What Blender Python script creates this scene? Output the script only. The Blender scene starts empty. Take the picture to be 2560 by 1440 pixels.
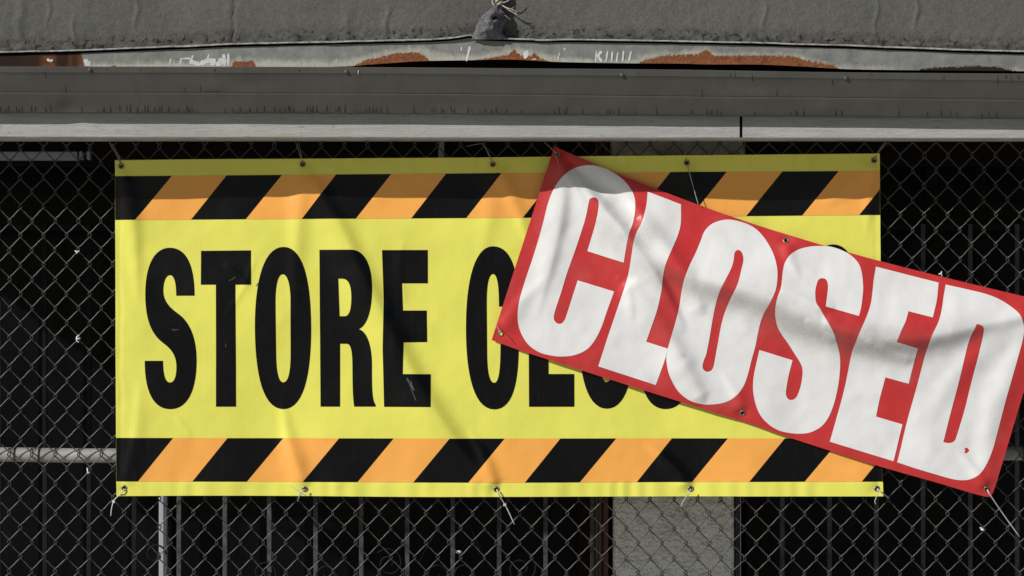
import bpy, math, random
import numpy as np
from mathutils import Vector
from mathutils.geometry import delaunay_2d_cdt

random.seed(7)
RNG = np.random.default_rng(7)
SC = bpy.context.scene
COL = SC.collection

# ------------------------------------------------------------------ camera, light, exposure
D = 8.0          # camera distance to the fence plane (m)
ZC = 1.60         # camera height (m)
HOR = 880.0       # picture row of the horizon (the photographer stood lower than the banners)
cam_d = bpy.data.cameras.new("camera")
cam = bpy.data.objects.new("camera", cam_d)
COL.objects.link(cam)
cam.location = (0, -D, ZC)
cam.rotation_euler = (math.radians(90), 0, 0)
cam_d.sensor_width = 36.0
cam_d.lens = 36.0 * D / 2.56
cam_d.shift_y = (HOR - 720.0) / 2560.0
cam_d.clip_start = 0.5
cam_d.clip_end = 2000
SC.camera = cam

LIGHT = Vector((1.15, 1.0, -0.85)).normalized()      # travel direction of the sunlight
sun_el = math.asin(-LIGHT.z)
sun_az = math.atan2(-LIGHT.x, -LIGHT.y)
W = bpy.data.worlds.new("World")
SC.world = W
W.use_nodes = True
wn = W.node_tree
bg = wn.nodes["Background"]
sky = wn.nodes.new("ShaderNodeTexSky")
sky.sky_type = 'NISHITA'
sky.sun_disc = False
sky.sun_elevation = sun_el
sky.sun_rotation = sun_az
sky.air_density = 1.0
sky.dust_density = 0.6
wn.links.new(sky.outputs[0], bg.inputs[0])
bg.inputs[1].default_value = 0.05
sl = bpy.data.lights.new("sun", 'SUN')
sl.energy = 5.0
sl.angle = math.radians(0.5)
sl.color = (1.0, 0.965, 0.92)
so = bpy.data.objects.new("sun", sl)
COL.objects.link(so)
so.rotation_euler = LIGHT.to_track_quat('-Z', 'Y').to_euler()
so.location = (-4, -8, 6)
vs = SC.view_settings
vs.view_transform = 'Standard'
vs.look = 'None'
vs.exposure = -0.36
vs.gamma = 1.0


# ------------------------------------------------------------------ helpers
def at(px, py, y=0.0):
    """photo measurement (1 px = 1 mm at the fence plane) -> point at depth y"""
    k = (D + y) / D
    return ((px - 1280.0) / 1000.0 * k, y, ZC + (HOR - py) / 1000.0 * k)


def new_mesh(name, verts, faces, mats, parent=None, smooth=False, midx=None):
    me = bpy.data.meshes.new(name)
    me.from_pydata([tuple(v) for v in verts], [], [tuple(int(i) for i in f) for f in faces])
    for m in (mats if isinstance(mats, (list, tuple)) else [mats]):
        me.materials.append(m)
    if midx is not None:
        me.polygons.foreach_set('material_index', np.asarray(midx, dtype=np.int32))
    if smooth:
        me.polygons.foreach_set('use_smooth', np.ones(len(me.polygons), dtype=bool))
    me.update()
    o = bpy.data.objects.new(name, me)
    COL.objects.link(o)
    if parent is not None:
        o.parent = parent
        o.matrix_parent_inverse = parent.matrix_world.inverted()
    return o


def tag(o, label, cat, group=None, kind=None):
    if label: o['label'] = label
    if cat: o['category'] = cat
    if group: o['group'] = group
    if kind: o['kind'] = kind
    return o


def empty(name, loc, label, cat, group=None):
    o = bpy.data.objects.new(name, None)
    o.empty_display_size = 0.05
    COL.objects.link(o)
    o.location = loc
    bpy.context.view_layer.update()
    return tag(o, label, cat, group)


class MB:
    """collects geometry with material indices"""
    def __init__(s):
        s.v, s.f, s.m = [], [], []

    def add(s, v, f, mi=0):
        b = len(s.v)
        s.v += [tuple(p) for p in v]
        s.f += [tuple(int(i) + b for i in q) for q in f]
        s.m += [mi] * len(f)

    def box(s, x0, x1, y0, y1, z0, z1, mi=0, bev=0.0):
        if bev <= 0:
            v = [(x, y, z) for x in (x0, x1) for y in (y0, y1) for z in (z0, z1)]
            s.add(v, [(0, 1, 3, 2), (4, 6, 7, 5), (0, 4, 5, 1), (2, 3, 7, 6), (0, 2, 6, 4), (1, 5, 7, 3)], mi)
            return
        import bmesh
        bm = bmesh.new()
        bmesh.ops.create_cube(bm, size=1.0)
        for q in bm.verts:
            q.co = ((x0 + x1) / 2 + q.co.x * (x1 - x0), (y0 + y1) / 2 + q.co.y * (y1 - y0), (z0 + z1) / 2 + q.co.z * (z1 - z0))
        bmesh.ops.bevel(bm, geom=bm.edges[:], offset=bev, segments=2, profile=0.7, affect='EDGES')
        bm.verts.index_update()
        s.add([q.co[:] for q in bm.verts], [[q.index for q in f.verts] for f in bm.faces], mi)
        bm.free()

    def tube(s, pts, r, n=6, mi=0, caps=True, flat=1.0):
        P = np.asarray(pts, float)
        R = np.full(len(P), r) if np.isscalar(r) else np.asarray(r, float)
        T = np.gradient(P, axis=0)
        T /= np.linalg.norm(T, axis=1)[:, None] + 1e-12
        up = np.array([0.13, -0.97, 0.2])
        V = []
        for p, t, rr in zip(P, T, R):
            a = up - t * np.dot(up, t)
            a /= np.linalg.norm(a) + 1e-9
            b = np.cross(t, a)
            for k in range(n):
                an = 2 * math.pi * k / n
                V.append(p + rr * (math.cos(an) * a * flat + math.sin(an) * b))
        F = []
        for i in range(len(P) - 1):
            for k in range(n):
                k2 = (k + 1) % n
                F.append((i * n + k, i * n + k2, (i + 1) * n + k2, (i + 1) * n + k))
        if caps:
            F.append(tuple(reversed(range(n))))
            F.append(tuple((len(P) - 1) * n + k for k in range(n)))
        s.add(V, F, mi)

    def build(s, name, mats, parent=None, smooth=False):
        return new_mesh(name, s.v, s.f, mats, parent, smooth, s.m)


def catmull(pts, n=8, closed=False):
    P = [np.asarray(p, float) for p in pts]
    out = []
    N = len(P)
    rng = range(N) if closed else range(N - 1)
    for i in rng:
        p1, p2 = P[i], P[(i + 1) % N]
        p0 = P[i - 1] if (closed or i > 0) else p1 - (p2 - p1)
        p3 = P[(i + 2) % N] if (closed or i + 2 < N) else p2 + (p2 - p1)
        for k in range(n):
            t = k / n
            out.append(0.5 * ((2 * p1) + (-p0 + p2) * t + (2 * p0 - 5 * p1 + 4 * p2 - p3) * t * t + (-p0 + 3 * p1 - 3 * p2 + p3) * t ** 3))
    if not closed:
        out.append(P[-1])
    return out


def interp(xy):
    xs = [a for a, b in xy]
    ys = [b for a, b in xy]
    return lambda x: np.interp(x, xs, ys)


def sinterp(xy):
    """smooth (catmull) interpolation"""
    c = np.array(catmull(xy, 10))
    return lambda x: np.interp(x, c[:, 0], c[:, 1])


_perm = RNG.random((256, 256))


def vnoise(x, y, scale, seed=0):
    x = np.asarray(x, float) / scale + seed * 17.31
    y = np.asarray(y, float) / scale + seed * 7.77
    xi = np.floor(x).astype(int); yi = np.floor(y).astype(int)
    fx = x - xi; fy = y - yi
    fx = fx * fx * fx * (fx * (fx * 6 - 15) + 10); fy = fy * fy * fy * (fy * (fy * 6 - 15) + 10)
    g = lambda a, b: _perm[a % 256, b % 256]
    return (g(xi, yi) * (1 - fx) + g(xi + 1, yi) * fx) * (1 - fy) + (g(xi, yi + 1) * (1 - fx) + g(xi + 1, yi + 1) * fx) * fy - 0.5


def fbm(x, y, scale, oct=4, seed=0, gain=0.5):
    s = 0; a = 1.0
    for k in range(oct):
        s = s + a * vnoise(x, y, scale / 2 ** k, seed + k)
        a *= gain
    return s


# ------------------------------------------------------------------ materials
class NT:
    def __init__(s, name, rough=0.6, spec=0.3, metal=0.0):
        s.m = bpy.data.materials.new(name)
        s.m.use_nodes = True
        s.t = s.m.node_tree
        s.b = s.t.nodes["Principled BSDF"]
        s.b.inputs['Roughness'].default_value = rough
        s.b.inputs['Specular IOR Level'].default_value = spec
        s.b.inputs['Metallic'].default_value = metal
        s.tc = s.t.nodes.new("ShaderNodeTexCoord")

    def n(s, typ, **kw):
        nd = s.t.nodes.new(typ)
        for k, v in kw.items():
            if k.startswith('i_'):
                nd.inputs[k[2:].replace('_', ' ')].default_value = v
            else:
                setattr(nd, k, v)
        return nd

    def l(s, a, b):
        s.t.links.new(a, b)

    def coords(s, scale=(1, 1, 1), rot=(0, 0, 0)):
        mp = s.n("ShaderNodeMapping")
        mp.inputs['Scale'].default_value = scale
        mp.inputs['Rotation'].default_value = rot
        s.l(s.tc.outputs['Object'], mp.inputs['Vector'])
        return mp.outputs[0]

    def noise(s, scale, detail=4, rough=0.55, vec=None):
        nd = s.n("ShaderNodeTexNoise")
        nd.inputs['Scale'].default_value = scale
        nd.inputs['Detail'].default_value = detail
        nd.inputs['Roughness'].default_value = rough
        s.l(vec if vec is not None else s.tc.outputs['Object'], nd.inputs['Vector'])
        return nd.outputs['Fac']

    def ramp(s, fac, stops, interp='LINEAR'):
        r = s.n("ShaderNodeValToRGB")
        r.color_ramp.interpolation = interp
        els = r.color_ramp.elements
        while len(els) < len(stops):
            els.new(0.5)
        for e, (p, c) in zip(els, stops):
            e.position = p
            e.color = (c, c, c, 1) if np.isscalar(c) else (*c, 1)
        s.l(fac, r.inputs[0])
        return r.outputs[0]

    def mix(s, fac, a, b, blend='MIX'):
        m = s.n("ShaderNodeMix", data_type='RGBA', blend_type=blend)
        for v, i in ((fac, m.inputs[0]), (a, m.inputs[6]), (b, m.inputs[7])):
            if hasattr(v, 'is_linked') or hasattr(v, 'links'):
                s.l(v, i)
            elif np.isscalar(v):
                i.default_value = v if i == m.inputs[0] else (v, v, v, 1)
            else:
                i.default_value = (*v, 1)
        return m.outputs[2]

    def math(s, op, a, b=0.0, clamp=False):
        m = s.n("ShaderNodeMath", operation=op, use_clamp=clamp)
        for v, i in ((a, m.inputs[0]), (b, m.inputs[1])):
            if hasattr(v, 'links'):
                s.l(v, i)
            else:
                i.default_value = v
        return m.outputs[0]

    def attr(s, name):
        a = s.n("ShaderNodeAttribute")
        a.attribute_name = name
        return a.outputs['Fac']

    def bump(s, h, strength=0.3, dist=0.001, prev=None):
        b = s.n("ShaderNodeBump")
        b.inputs['Strength'].default_value = strength
        b.inputs['Distance'].default_value = dist
        s.l(h, b.inputs['Height'])
        if prev is not None:
            s.l(prev, b.inputs['Normal'])
        return b.outputs[0]

    def color(s, c):
        if hasattr(c, 'links'):
            s.l(c, s.b.inputs['Base Color'])
        else:
            s.b.inputs['Base Color'].default_value = (*c, 1)

    def normal(s, nrm):
        s.l(nrm, s.b.inputs['Normal'])


def vinyl(name, col, rough=0.42, spec=0.35, rot=0.0, dirt_shade=False, var=0.10, scuff=0.0):
    t = NT(name, rough, spec)
    big = t.noise(3.0, 3)
    c = t.mix(t.ramp(big, [(0.3, 0.0), (0.7, 1.0)]), tuple(k * (1 - var) for k in col), tuple(min(1, k * (1 + var * 0.3)) for k in col))
    if dirt_shade:
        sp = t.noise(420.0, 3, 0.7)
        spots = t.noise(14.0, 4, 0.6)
        dm = t.attr('dirt_shade')  # mask holds grime and painted fold shade together
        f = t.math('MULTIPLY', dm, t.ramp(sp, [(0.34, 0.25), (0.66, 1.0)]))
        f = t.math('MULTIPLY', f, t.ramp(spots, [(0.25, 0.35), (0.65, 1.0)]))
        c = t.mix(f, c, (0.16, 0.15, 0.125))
        c = t.mix(t.ramp(t.noise(9.0, 5, 0.7), [(0.55, 0.0), (0.8, 0.16)]), c, (0.30, 0.29, 0.25))
    if scuff:
        st = t.noise(1.0, 5, 0.7, t.coords((60, 60, 9), (0, math.radians(-25), 0)))
        c = t.mix(t.ramp(st, [(0.56, 0.0), (0.8, scuff)]), c, (0.12, 0.12, 0.12))
        c = t.mix(t.ramp(t.noise(190.0, 3, 0.75), [(0.70, 0.0), (0.76, scuff * 1.4)]), c, (0.25, 0.25, 0.25))
    t.color(c)
    wv = t.n("ShaderNodeTexWave", wave_type='BANDS', bands_direction='X')
    wv.inputs['Scale'].default_value = 2 * math.pi / 0.0085 / 20.0
    wv.inputs['Distortion'].default_value = 0.25
    wv.inputs['Detail Scale'].default_value = 30.0
    t.l(t.coords((1, 1, 1), (0, rot, 0)), wv.inputs['Vector'])
    b1 = t.bump(wv.outputs['Fac'], 0.07, 0.0007)
    b2 = t.bump(t.noise(22.0, 4, 0.6), 0.08, 0.005, b1)
    b3 = t.bump(t.noise(900.0, 1), 0.06, 0.0005, b2)
    t.normal(b3)
    t.b.inputs['Coat Weight'].default_value = 0.10
    t.b.inputs['Coat Roughness'].default_value = 0.24
    rg = t.ramp(t.noise(8.0, 4), [(0.3, rough - 0.08), (0.7, rough + 0.12)])
    t.l(rg, t.b.inputs['Roughness'])
    return t.m


M = {}
M['yellow'] = vinyl('yellow_vinyl', (0.80, 0.775, 0.125), 0.45, 0.35)
M['orange'] = vinyl('orange_print', (0.94, 0.425, 0.085), 0.42, 0.35)
M['black'] = vinyl('black_print', (0.0025, 0.0025, 0.0029), 0.32, 0.18, scuff=0.05)
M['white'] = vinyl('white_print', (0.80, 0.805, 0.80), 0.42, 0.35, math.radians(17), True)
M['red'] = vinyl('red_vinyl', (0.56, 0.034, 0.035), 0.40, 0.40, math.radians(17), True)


def simple(name, col, rough=0.6, spec=0.3, metal=0.0, nscale=30, var=0.25, bump=0.15, bd=0.001, bscale=None):
    t = NT(name, rough, spec, metal)
    n = t.noise(nscale, 5, 0.6)
    t.color(t.mix(t.ramp(n, [(0.3, 0.0), (0.7, 1.0)]), tuple(k * (1 - var) for k in col), tuple(min(1, k * (1 + var)) for k in col)))
    t.normal(t.bump(t.noise(bscale or nscale * 4, 4, 0.6), bump, bd))
    return t.m


M['wire'] = simple('weathered_dark_wire', (0.046, 0.045, 0.041), 0.36, 0.55, 0.0, 60, 0.45, 0.35, 0.0004)
M['rail'] = simple('weathered_galvanised_pipe', (0.34, 0.33, 0.30), 0.55, 0.3, 0.15, 25, 0.3, 0.3, 0.0008)
M['tiewire'] = simple('dark_steel_tie', (0.05, 0.05, 0.05), 0.5, 0.4, 0.4)
M['brass'] = simple('grommet_metal', (0.26, 0.22, 0.16), 0.35, 0.5, 0.7, 200, 0.3)
M['scuff'] = simple('pale_scuff', (0.085, 0.085, 0.08), 0.7, 0.2, 0.0, 300, 0.6)
M['hole'] = simple('dark_hole', (0.006, 0.004, 0.003), 0.9, 0.05)
M['tie'] = simple('clear_nylon', (0.52, 0.53, 0.53), 0.35, 0.5, 0.0, 60, 0.15, 0.1)
M['tie_old'] = simple('grey_nylon', (0.33, 0.33, 0.32), 0.4, 0.45, 0.0, 60, 0.2, 0.1)
M['scrap'] = simple('white_plastic_scrap', (0.75, 0.75, 0.74), 0.4, 0.4, 0.0, 200, 0.15)
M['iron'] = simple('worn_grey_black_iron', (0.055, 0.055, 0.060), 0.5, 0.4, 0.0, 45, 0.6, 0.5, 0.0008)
M['iron_dark'] = simple('shaded_black_iron', (0.008, 0.008, 0.009), 0.6, 0.15, 0.0, 45, 0.6, 0.5, 0.0008)  # darker copy of the iron, with shade put into its colour
M['glass'] = simple('dark_window_glass', (0.0035, 0.0035, 0.004), 0.22, 0.10, 0.0, 4, 0.4, 0.0)
M['darkwood'] = simple('dark_brown_timber', (0.008, 0.0045, 0.0035), 0.7, 0.15, 0.0, 12, 0.5, 0.3)
M['brown'] = simple('red_brown_painted_trim', (0.105, 0.055, 0.042), 0.6, 0.25, 0.0, 14, 0.35, 0.3)
M['post'] = simple('pale_grey_paint', (0.36, 0.38, 0.42), 0.55, 0.3, 0.0, 12, 0.12, 0.15)
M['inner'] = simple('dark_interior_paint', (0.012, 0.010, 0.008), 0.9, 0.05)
M['soffit'] = simple('grey_soffit_paint', (0.48, 0.46, 0.40), 0.75, 0.15, 0.0, 20, 0.25, 0.4, 0.002)
M['concrete'] = simple('concrete', (0.47, 0.455, 0.42), 0.9, 0.2, 0.0, 3, 0.2, 0.3, 0.003)

# pillar plaster
t = NT('rough_white_plaster', 0.9, 0.1)
c = t.mix(t.ramp(t.noise(16, 5, 0.65), [(0.3, 0.0), (0.75, 1.0)]), (0.76, 0.74, 0.69), (0.95, 0.94, 0.90))
c = t.mix(t.ramp(t.noise(70, 4, 0.7), [(0.62, 0.0), (0.75, 0.6)]), c, (0.36, 0.32, 0.26))
t.color(c)
t.normal(t.bump(t.noise(260, 4, 0.7, t.coords((1, 1, 0.45))), 0.6, 0.004, t.bump(t.noise(28, 5, 0.6), 1.0, 0.035)))
M['plaster'] = t.m

# stucco parapet
t = NT('grey_painted_stucco', 0.72, 0.22)
base = t.mix(t.ramp(t.noise(5, 5, 0.6), [(0.3, 0.0), (0.7, 1.0)]), (0.094, 0.094, 0.083), (0.128, 0.128, 0.114))
fine = t.ramp(t.noise(160, 4, 0.7), [(0.3, 0.75), (0.7, 1.15)])
base = t.mix(1.0, base, fine, 'MULTIPLY')
e = t.attr('edge')          # px above the lower edge
dn = t.noise(38, 6, 0.68, t.coords((1, 1, 1.6)))
grime = t.math('MULTIPLY', t.ramp(t.math('MULTIPLY', e, 0.01), [(0.0, 1.0), (0.16, 0.72), (0.42, 0.0)]), t.ramp(dn, [(0.40, 0.0), (0.66, 1.0)]))
base = t.mix(grime, base, (0.035, 0.033, 0.028))
holes = t.math('MULTIPLY', t.ramp(t.math('MULTIPLY', e, 0.01), [(0.0, 1.0), (0.20, 0.8), (0.34, 0.0)]), t.ramp(t.noise(75, 4, 0.6), [(0.57, 0.0), (0.63, 1.0)]))
base = t.mix(holes, base, (0.012, 0.011, 0.010))
pale = t.ramp(t.noise(55, 5, 0.7, t.coords((1, 1, 0.4))), [(0.66, 0.0), (0.78, 0.5)])
base = t.mix(pale, base, (0.20, 0.195, 0.18))
t.color(base)
b = t.bump(t.noise(300, 4, 0.65), 0.55, 0.0022)
b = t.bump(t.noise(85, 5, 0.6), 0.28, 0.005, b)
b = t.bump(holes, 0.6, -0.006, b)
t.normal(b)
M['stucco'] = t.m

# flashing: galvanised with rust and pale corrosion
t = NT('galvanised_flashing', 0.55, 0.35, 0.1)
zn = t.mix(t.ramp(t.noise(35, 5, 0.65), [(0.3, 0.0), (0.7, 1.0)]), (0.15, 0.158, 0.148), (0.245, 0.25, 0.232))
zn = t.mix(t.ramp(t.noise(120, 4, 0.7, t.coords((1, 1, 0.2))), [(0.55, 0.0), (0.8, 0.35)]), zn, (0.36, 0.36, 0.33))
nz = t.math('MULTIPLY', t.math('SUBTRACT', t.noise(70, 5, 0.7, t.coords((1, 1, 0.5))), 0.5), 34.0)
hd = t.math('ADD', t.attr('halo'), nz)
hm = t.ramp(t.math('ADD', t.math('MULTIPLY', hd, -0.05), 0.5), [(0.35, 0.0), (1.0, 0.62)])
hm = t.math('MULTIPLY', hm, t.ramp(t.noise(150, 5, 0.7, t.coords((1, 1, 0.25))), [(0.25, 0.35), (0.6, 1.0)]))
zn = t.mix(hm, zn, (0.54, 0.52, 0.42))
nr = t.math('MULTIPLY', t.math('SUBTRACT', t.noise(110, 6, 0.78), 0.5), 26.0)
rd = t.math('ADD', t.attr('rust'), nr)
rm = t.ramp(t.math('ADD', t.math('MULTIPLY', rd, -0.13), 0.5), [(0.25, 0.0), (0.75, 1.0)])
rcol = t.mix(t.ramp(t.noise(220, 4, 0.7), [(0.3, 0.0), (0.7, 1.0)]), (0.10, 0.030, 0.011), (0.33, 0.125, 0.045))
rcol = t.mix(t.ramp(t.noise(48, 5, 0.7), [(0.52, 0.0), (0.7, 0.7)]), rcol, (0.075, 0.026, 0.013))
rcol = t.mix(t.attr('darkrust'), rcol, (0.020, 0.009, 0.006))
cc = t.mix(rm, zn, rcol)
t.color(cc)
t.l(t.mix(rm, 0.5, 0.9), t.b.inputs['Roughness'])
t.normal(t.bump(t.noise(60, 5, 0.6), 0.35, 0.002))
M['flash'] = t.m
M['darkgap'] = simple('gap_shade_black', (0.010, 0.008, 0.007), 0.95, 0.05)  # black colour stands in for shade in the roof edge gap
M['dripmetal'] = simple('grey_painted_drip_edge', (0.34, 0.335, 0.33), 0.5, 0.35, 0.1, 80, 0.5, 0.4, 0.001)
M['whitepaint'] = simple('white_paint_smear', (0.56, 0.56, 0.55), 0.6, 0.3, 0.0, 90, 0.15)

# gutter paint
t = NT('taupe_gutter_paint', 0.5, 0.32)
n1 = t.noise(4, 4, 0.6)
n2 = t.noise(1.0, 5, 0.65, t.coords((45, 45, 2.5)))
c = t.mix(t.ramp(n1, [(0.3, 0.0), (0.7, 1.0)]), (0.072, 0.070, 0.062), (0.094, 0.091, 0.081))
c = t.mix(t.ramp(n2, [(0.35, 0.35), (0.65, 0.0)]), c, (0.060, 0.058, 0.051))
c = t.mix(t.ramp(t.noise(140, 4, 0.7), [(0.70, 0.0), (0.76, 0.5)]), c, (0.21, 0.205, 0.19))
t.color(c)
t.normal(t.bump(t.noise(500, 2), 0.15, 0.0006, t.bump(t.noise(5, 3), 0.25, 0.02)))
M['gutter'] = t.m
M['stain'] = simple('dark_drip_stain', (0.042, 0.040, 0.035), 0.6, 0.2)
M['stain_brown'] = simple('brown_drip_stain', (0.05, 0.03, 0.012), 0.6, 0.2)

# fascia timber
t = NT('pale_painted_timber', 0.75, 0.2)
g = t.noise(1.0, 6, 0.7, t.coords((7, 60, 160)))
c = t.mix(t.ramp(g, [(0.25, 0.0), (0.7, 1.0)]), (0.33, 0.335, 0.32), (0.45, 0.455, 0.44))
c = t.mix(t.ramp(t.noise(1.0, 5, 0.75, t.coords((40, 60, 330))), [(0.58, 0.0), (0.68, 0.75)]), c, (0.13, 0.125, 0.11))
c = t.mix(t.ramp(t.noise(9, 4), [(0.45, 0.0), (0.8, 0.3)]), c, (0.27, 0.265, 0.25))
t.color(c)
t.normal(t.bump(t.noise(1.0, 5, 0.7, t.coords((30, 80, 420))), 0.9, 0.0025, t.bump(t.noise(330, 3), 0.5, 0.0014)))
M['fascia'] = t.m

# grey boot and rope
t = NT('weathered_grey_sealant', 0.5, 0.4)
c = t.mix(t.ramp(t.noise(60, 5, 0.7), [(0.3, 0.0), (0.7, 1.0)]), (0.07, 0.07, 0.08), (0.27, 0.27, 0.285))
t.color(c)
t.normal(t.bump(t.noise(190, 4, 0.65), 0.8, 0.004, t.bump(t.noise(1.0, 5, 0.65, t.coords((30, 30, 130), (0, 0.45, 0))), 1.0, 0.014)))
M['boot'] = t.m
M['rope'] = simple('pale_frayed_rope', (0.40, 0.37, 0.30), 0.85, 0.15, 0.0, 150, 0.5, 0.6, 0.002)

# ------------------------------------------------------------------ ground
gv = [(-60, -60, 0), (60, -60, 0), (60, 3, 0), (-60, 3, 0)]
tag(new_mesh('pavement', gv, [(0, 1, 2, 3)], M['concrete']), None, None, None, 'structure')

# ------------------------------------------------------------------ storefront behind the fence
YB = 1.15          # front plane of the storefront
ZS = at(0, 357, 0)[2]          # soffit height at the fence


def X(px, y):
    return at(px, 720, y)[0]


def Z(py, y):
    return at(1280, py, y)[2]


# dark interior box seen through the windows
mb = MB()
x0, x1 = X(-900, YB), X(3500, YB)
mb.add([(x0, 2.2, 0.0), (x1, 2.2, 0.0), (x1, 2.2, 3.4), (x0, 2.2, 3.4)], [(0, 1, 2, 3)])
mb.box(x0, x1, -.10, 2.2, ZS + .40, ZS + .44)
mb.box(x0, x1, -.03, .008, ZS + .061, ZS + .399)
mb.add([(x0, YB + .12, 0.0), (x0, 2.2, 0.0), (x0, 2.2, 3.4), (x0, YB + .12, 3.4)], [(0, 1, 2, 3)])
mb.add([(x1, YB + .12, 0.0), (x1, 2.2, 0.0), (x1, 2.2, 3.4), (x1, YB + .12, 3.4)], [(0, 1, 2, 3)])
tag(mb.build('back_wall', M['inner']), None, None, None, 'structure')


def storefront(pxa, pxb, label, mullions):
    r = empty('storefront_window', (X((pxa + pxb) / 2, YB), YB, 0), label, 'window')
    y = YB + 0.06
    a, b = X(pxa, y), X(pxb, y)
    zt = Z(398, y)
    g = MB()
    g.box(a + .05, b - .05, y + .02, y + .028, 0.12, zt - .02)
    g.build('glass', M['glass'], r)
    f = MB()
    f.box(a, b, y, y + .07, zt - .02, ZS + .39, 0, .004)
    f.box(a, b, y, y + .07, 0.0, 0.12, 0, .004)
    f.box(a, a + .05, y, y + .07, 0.121, zt - .021, 0, .004)
    f.box(b - .05, b, y, y + .07, 0.121, zt - .021, 0, .004)
    f.build('frame', M['darkwood'], r)
    for (p, w) in mullions:
        q = MB()
        q.box(X(p, y) - w / 2, X(p, y) + w / 2, y + .004, y + .06, 0.121, zt - .021, 0, .003)
        q.build('mullion', M['darkwood'], r)
    return r


sfl = storefront(-700, 1488, 'wide dark storefront window behind the fence, left of the plaster pillar', [])
sfr = storefront(1868, 3300, 'dark storefront window behind the fence, right of the plaster pillar', [(2330, .035), (2450, .03)])
for (pa, pb, py) in ((2212, 2560, 520), ):
    q = MB()
    y = YB + 0.06
    q.box(X(1890, y), X(3250, y), y + .008, y + .05, Z(py, y) - .018, Z(py, y) + .018, 0, .003)
    q.build('transom', M['darkwood'], sfr)

# plaster pillar with a wider head
pr = MB()
y = YP = 0.25
YPB = YP + .16


def noisy_column(xa, xb, ya, yb, za, zb, amp):
    """plaster column with lumpy faces"""
    xs = np.linspace(xa, xb, 46)
    zs = np.linspace(za, zb, 190)
    GX, GZ = np.meshgrid(xs, zs)
    edge = np.minimum(GX - xa, xb - GX)
    round_ = np.clip(1 - edge / 0.012, 0, 1) ** 2 * 0.010
    GY = ya + round_ + amp * fbm(GX * 1000, GZ * 1000, 60, 4, 3)
    V = np.stack([GX, GY, GZ], -1).reshape(-1, 3)
    nx = len(xs)
    F = [(j * nx + i, j * nx + i + 1, (j + 1) * nx + i + 1, (j + 1) * nx + i) for j in range(len(zs) - 1) for i in range(nx - 1)]
    b = len(V)
    V = [tuple(v) for v in V]
    V += [(xa, yb, za), (xb, yb, za), (xb, yb, zb), (xa, yb, zb)]
    tl = (len(zs) - 1) * nx
    F.append((b, 0, tl, b + 3)) if False else None
    F += [tuple([b] + [b + 3] + [j * nx for j in range(len(zs) - 1, -1, -1)]),
          tuple([b + 2, b + 1] + [j * nx + nx - 1 for j in range(len(zs))]),
          (b + 3, b + 2, tl + nx - 1, tl) if False else (b + 2, b + 3, tl, tl + nx - 1)]
    return V, F


V, F = noisy_column(X(1533, y), X(1836, y), y, YPB, 0.0, Z(700, y), 0.006)
pr.add(V, F)
V, F = noisy_column(X(1527, y - .01), X(1864, y - .01), y - .012, YPB, Z(700, y) + .0005, ZS + .38, 0.006)
pr.add(V, F)
o = pr.build('plaster_pillar', M['plaster'], None, True)
tag(o, 'rough pale plaster pillar behind the fence, below the middle of the banners', 'pillar')

# brown door trim left of pillar
tr = empty('door_trim', (X(1508, YP), YP, 0), 'red brown moulded door trim running up beside the left edge of the plaster pillar', 'door trim')
q = MB()
yy = YP + .06
for (a, b, dy) in ((1491, 1497, .0), (1497.6, 1503, -.012), (1503.6, 1508, .002), (1508.6, 1521, -.008)):
    q.box(X(a, yy), X(b, yy), yy + dy, YPB, 0, ZS + .38, 0, .0015)
q.build('moulding', M['brown'], tr)
q = MB()
q.box(X(1521.5, yy), X(1532, yy), yy + .02, YPB, 0, ZS + .38)
q.build('reveal', M['darkwood'], tr)
q = MB()
yy = YP + .05
q.box(X(1838, yy), X(1849, yy), yy, YPB, 0, Z(705, yy), 0, .002)
q.box(X(1849.5, yy), X(1852, yy), yy - .006, YPB, 0, Z(705, yy), 1)
tag(q.build('window_trim', [M['iron'], M['post']]), 'dark narrow window trim with a thin pale edge against the right side of the pillar', 'trim')

# pale post
q = MB()
yy = YB - 0.04
q.box(X(397, yy), X(417, yy), yy, yy + .03, 0, Z(640, yy), 0, .002)
tag(q.build('pale_post', M['post']), 'pale grey upright post standing behind the fence below the left half of the yellow banner', 'post')
q = MB()
q.box(X(1096, yy), X(1110, yy), yy, yy + .02, Z(640, yy), ZS + .38, 0, .002)
tag(q.build('pale_batten', M['post']), 'short pale vertical batten showing in the dark gap above the yellow banner', 'batten')

# long pale fixture in the dark upper left
fx = empty('strip_light', (X(60, YB - .05), YB - .05, Z(388, YB - .05)), 'unlit pale strip light fixture behind the fence in the dark upper left corner', 'light fixture')
yy = YB - .07
q = MB()
q.box(X(-420, yy), X(193, yy), yy, yy + .06, Z(399, yy), Z(379, yy), 0, .003)
q.build('housing', M['post'], fx)
for a, b in ((197, 205), (216, 224)):
    q = MB()
    q.box(X(a, yy), X(b, yy), yy + .004, yy + .05, Z(398, yy), Z(378, yy), 0, .002)
    q.build('bracket', M['post'], fx)

# security grilles
YG = YB - 0.12


def spiral(cx, cy, r, turns, a0, r1=0.22, y=0, n=46):
    pts = []
    for k in range(n + 1):
        u = k / n
        rr = r * (1 - (1 - r1) * u)
        an = a0 + turns * 2 * math.pi * u
        pts.append(at(cx + rr * math.cos(an), cy + rr * math.sin(an), y))
    return pts


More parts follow.
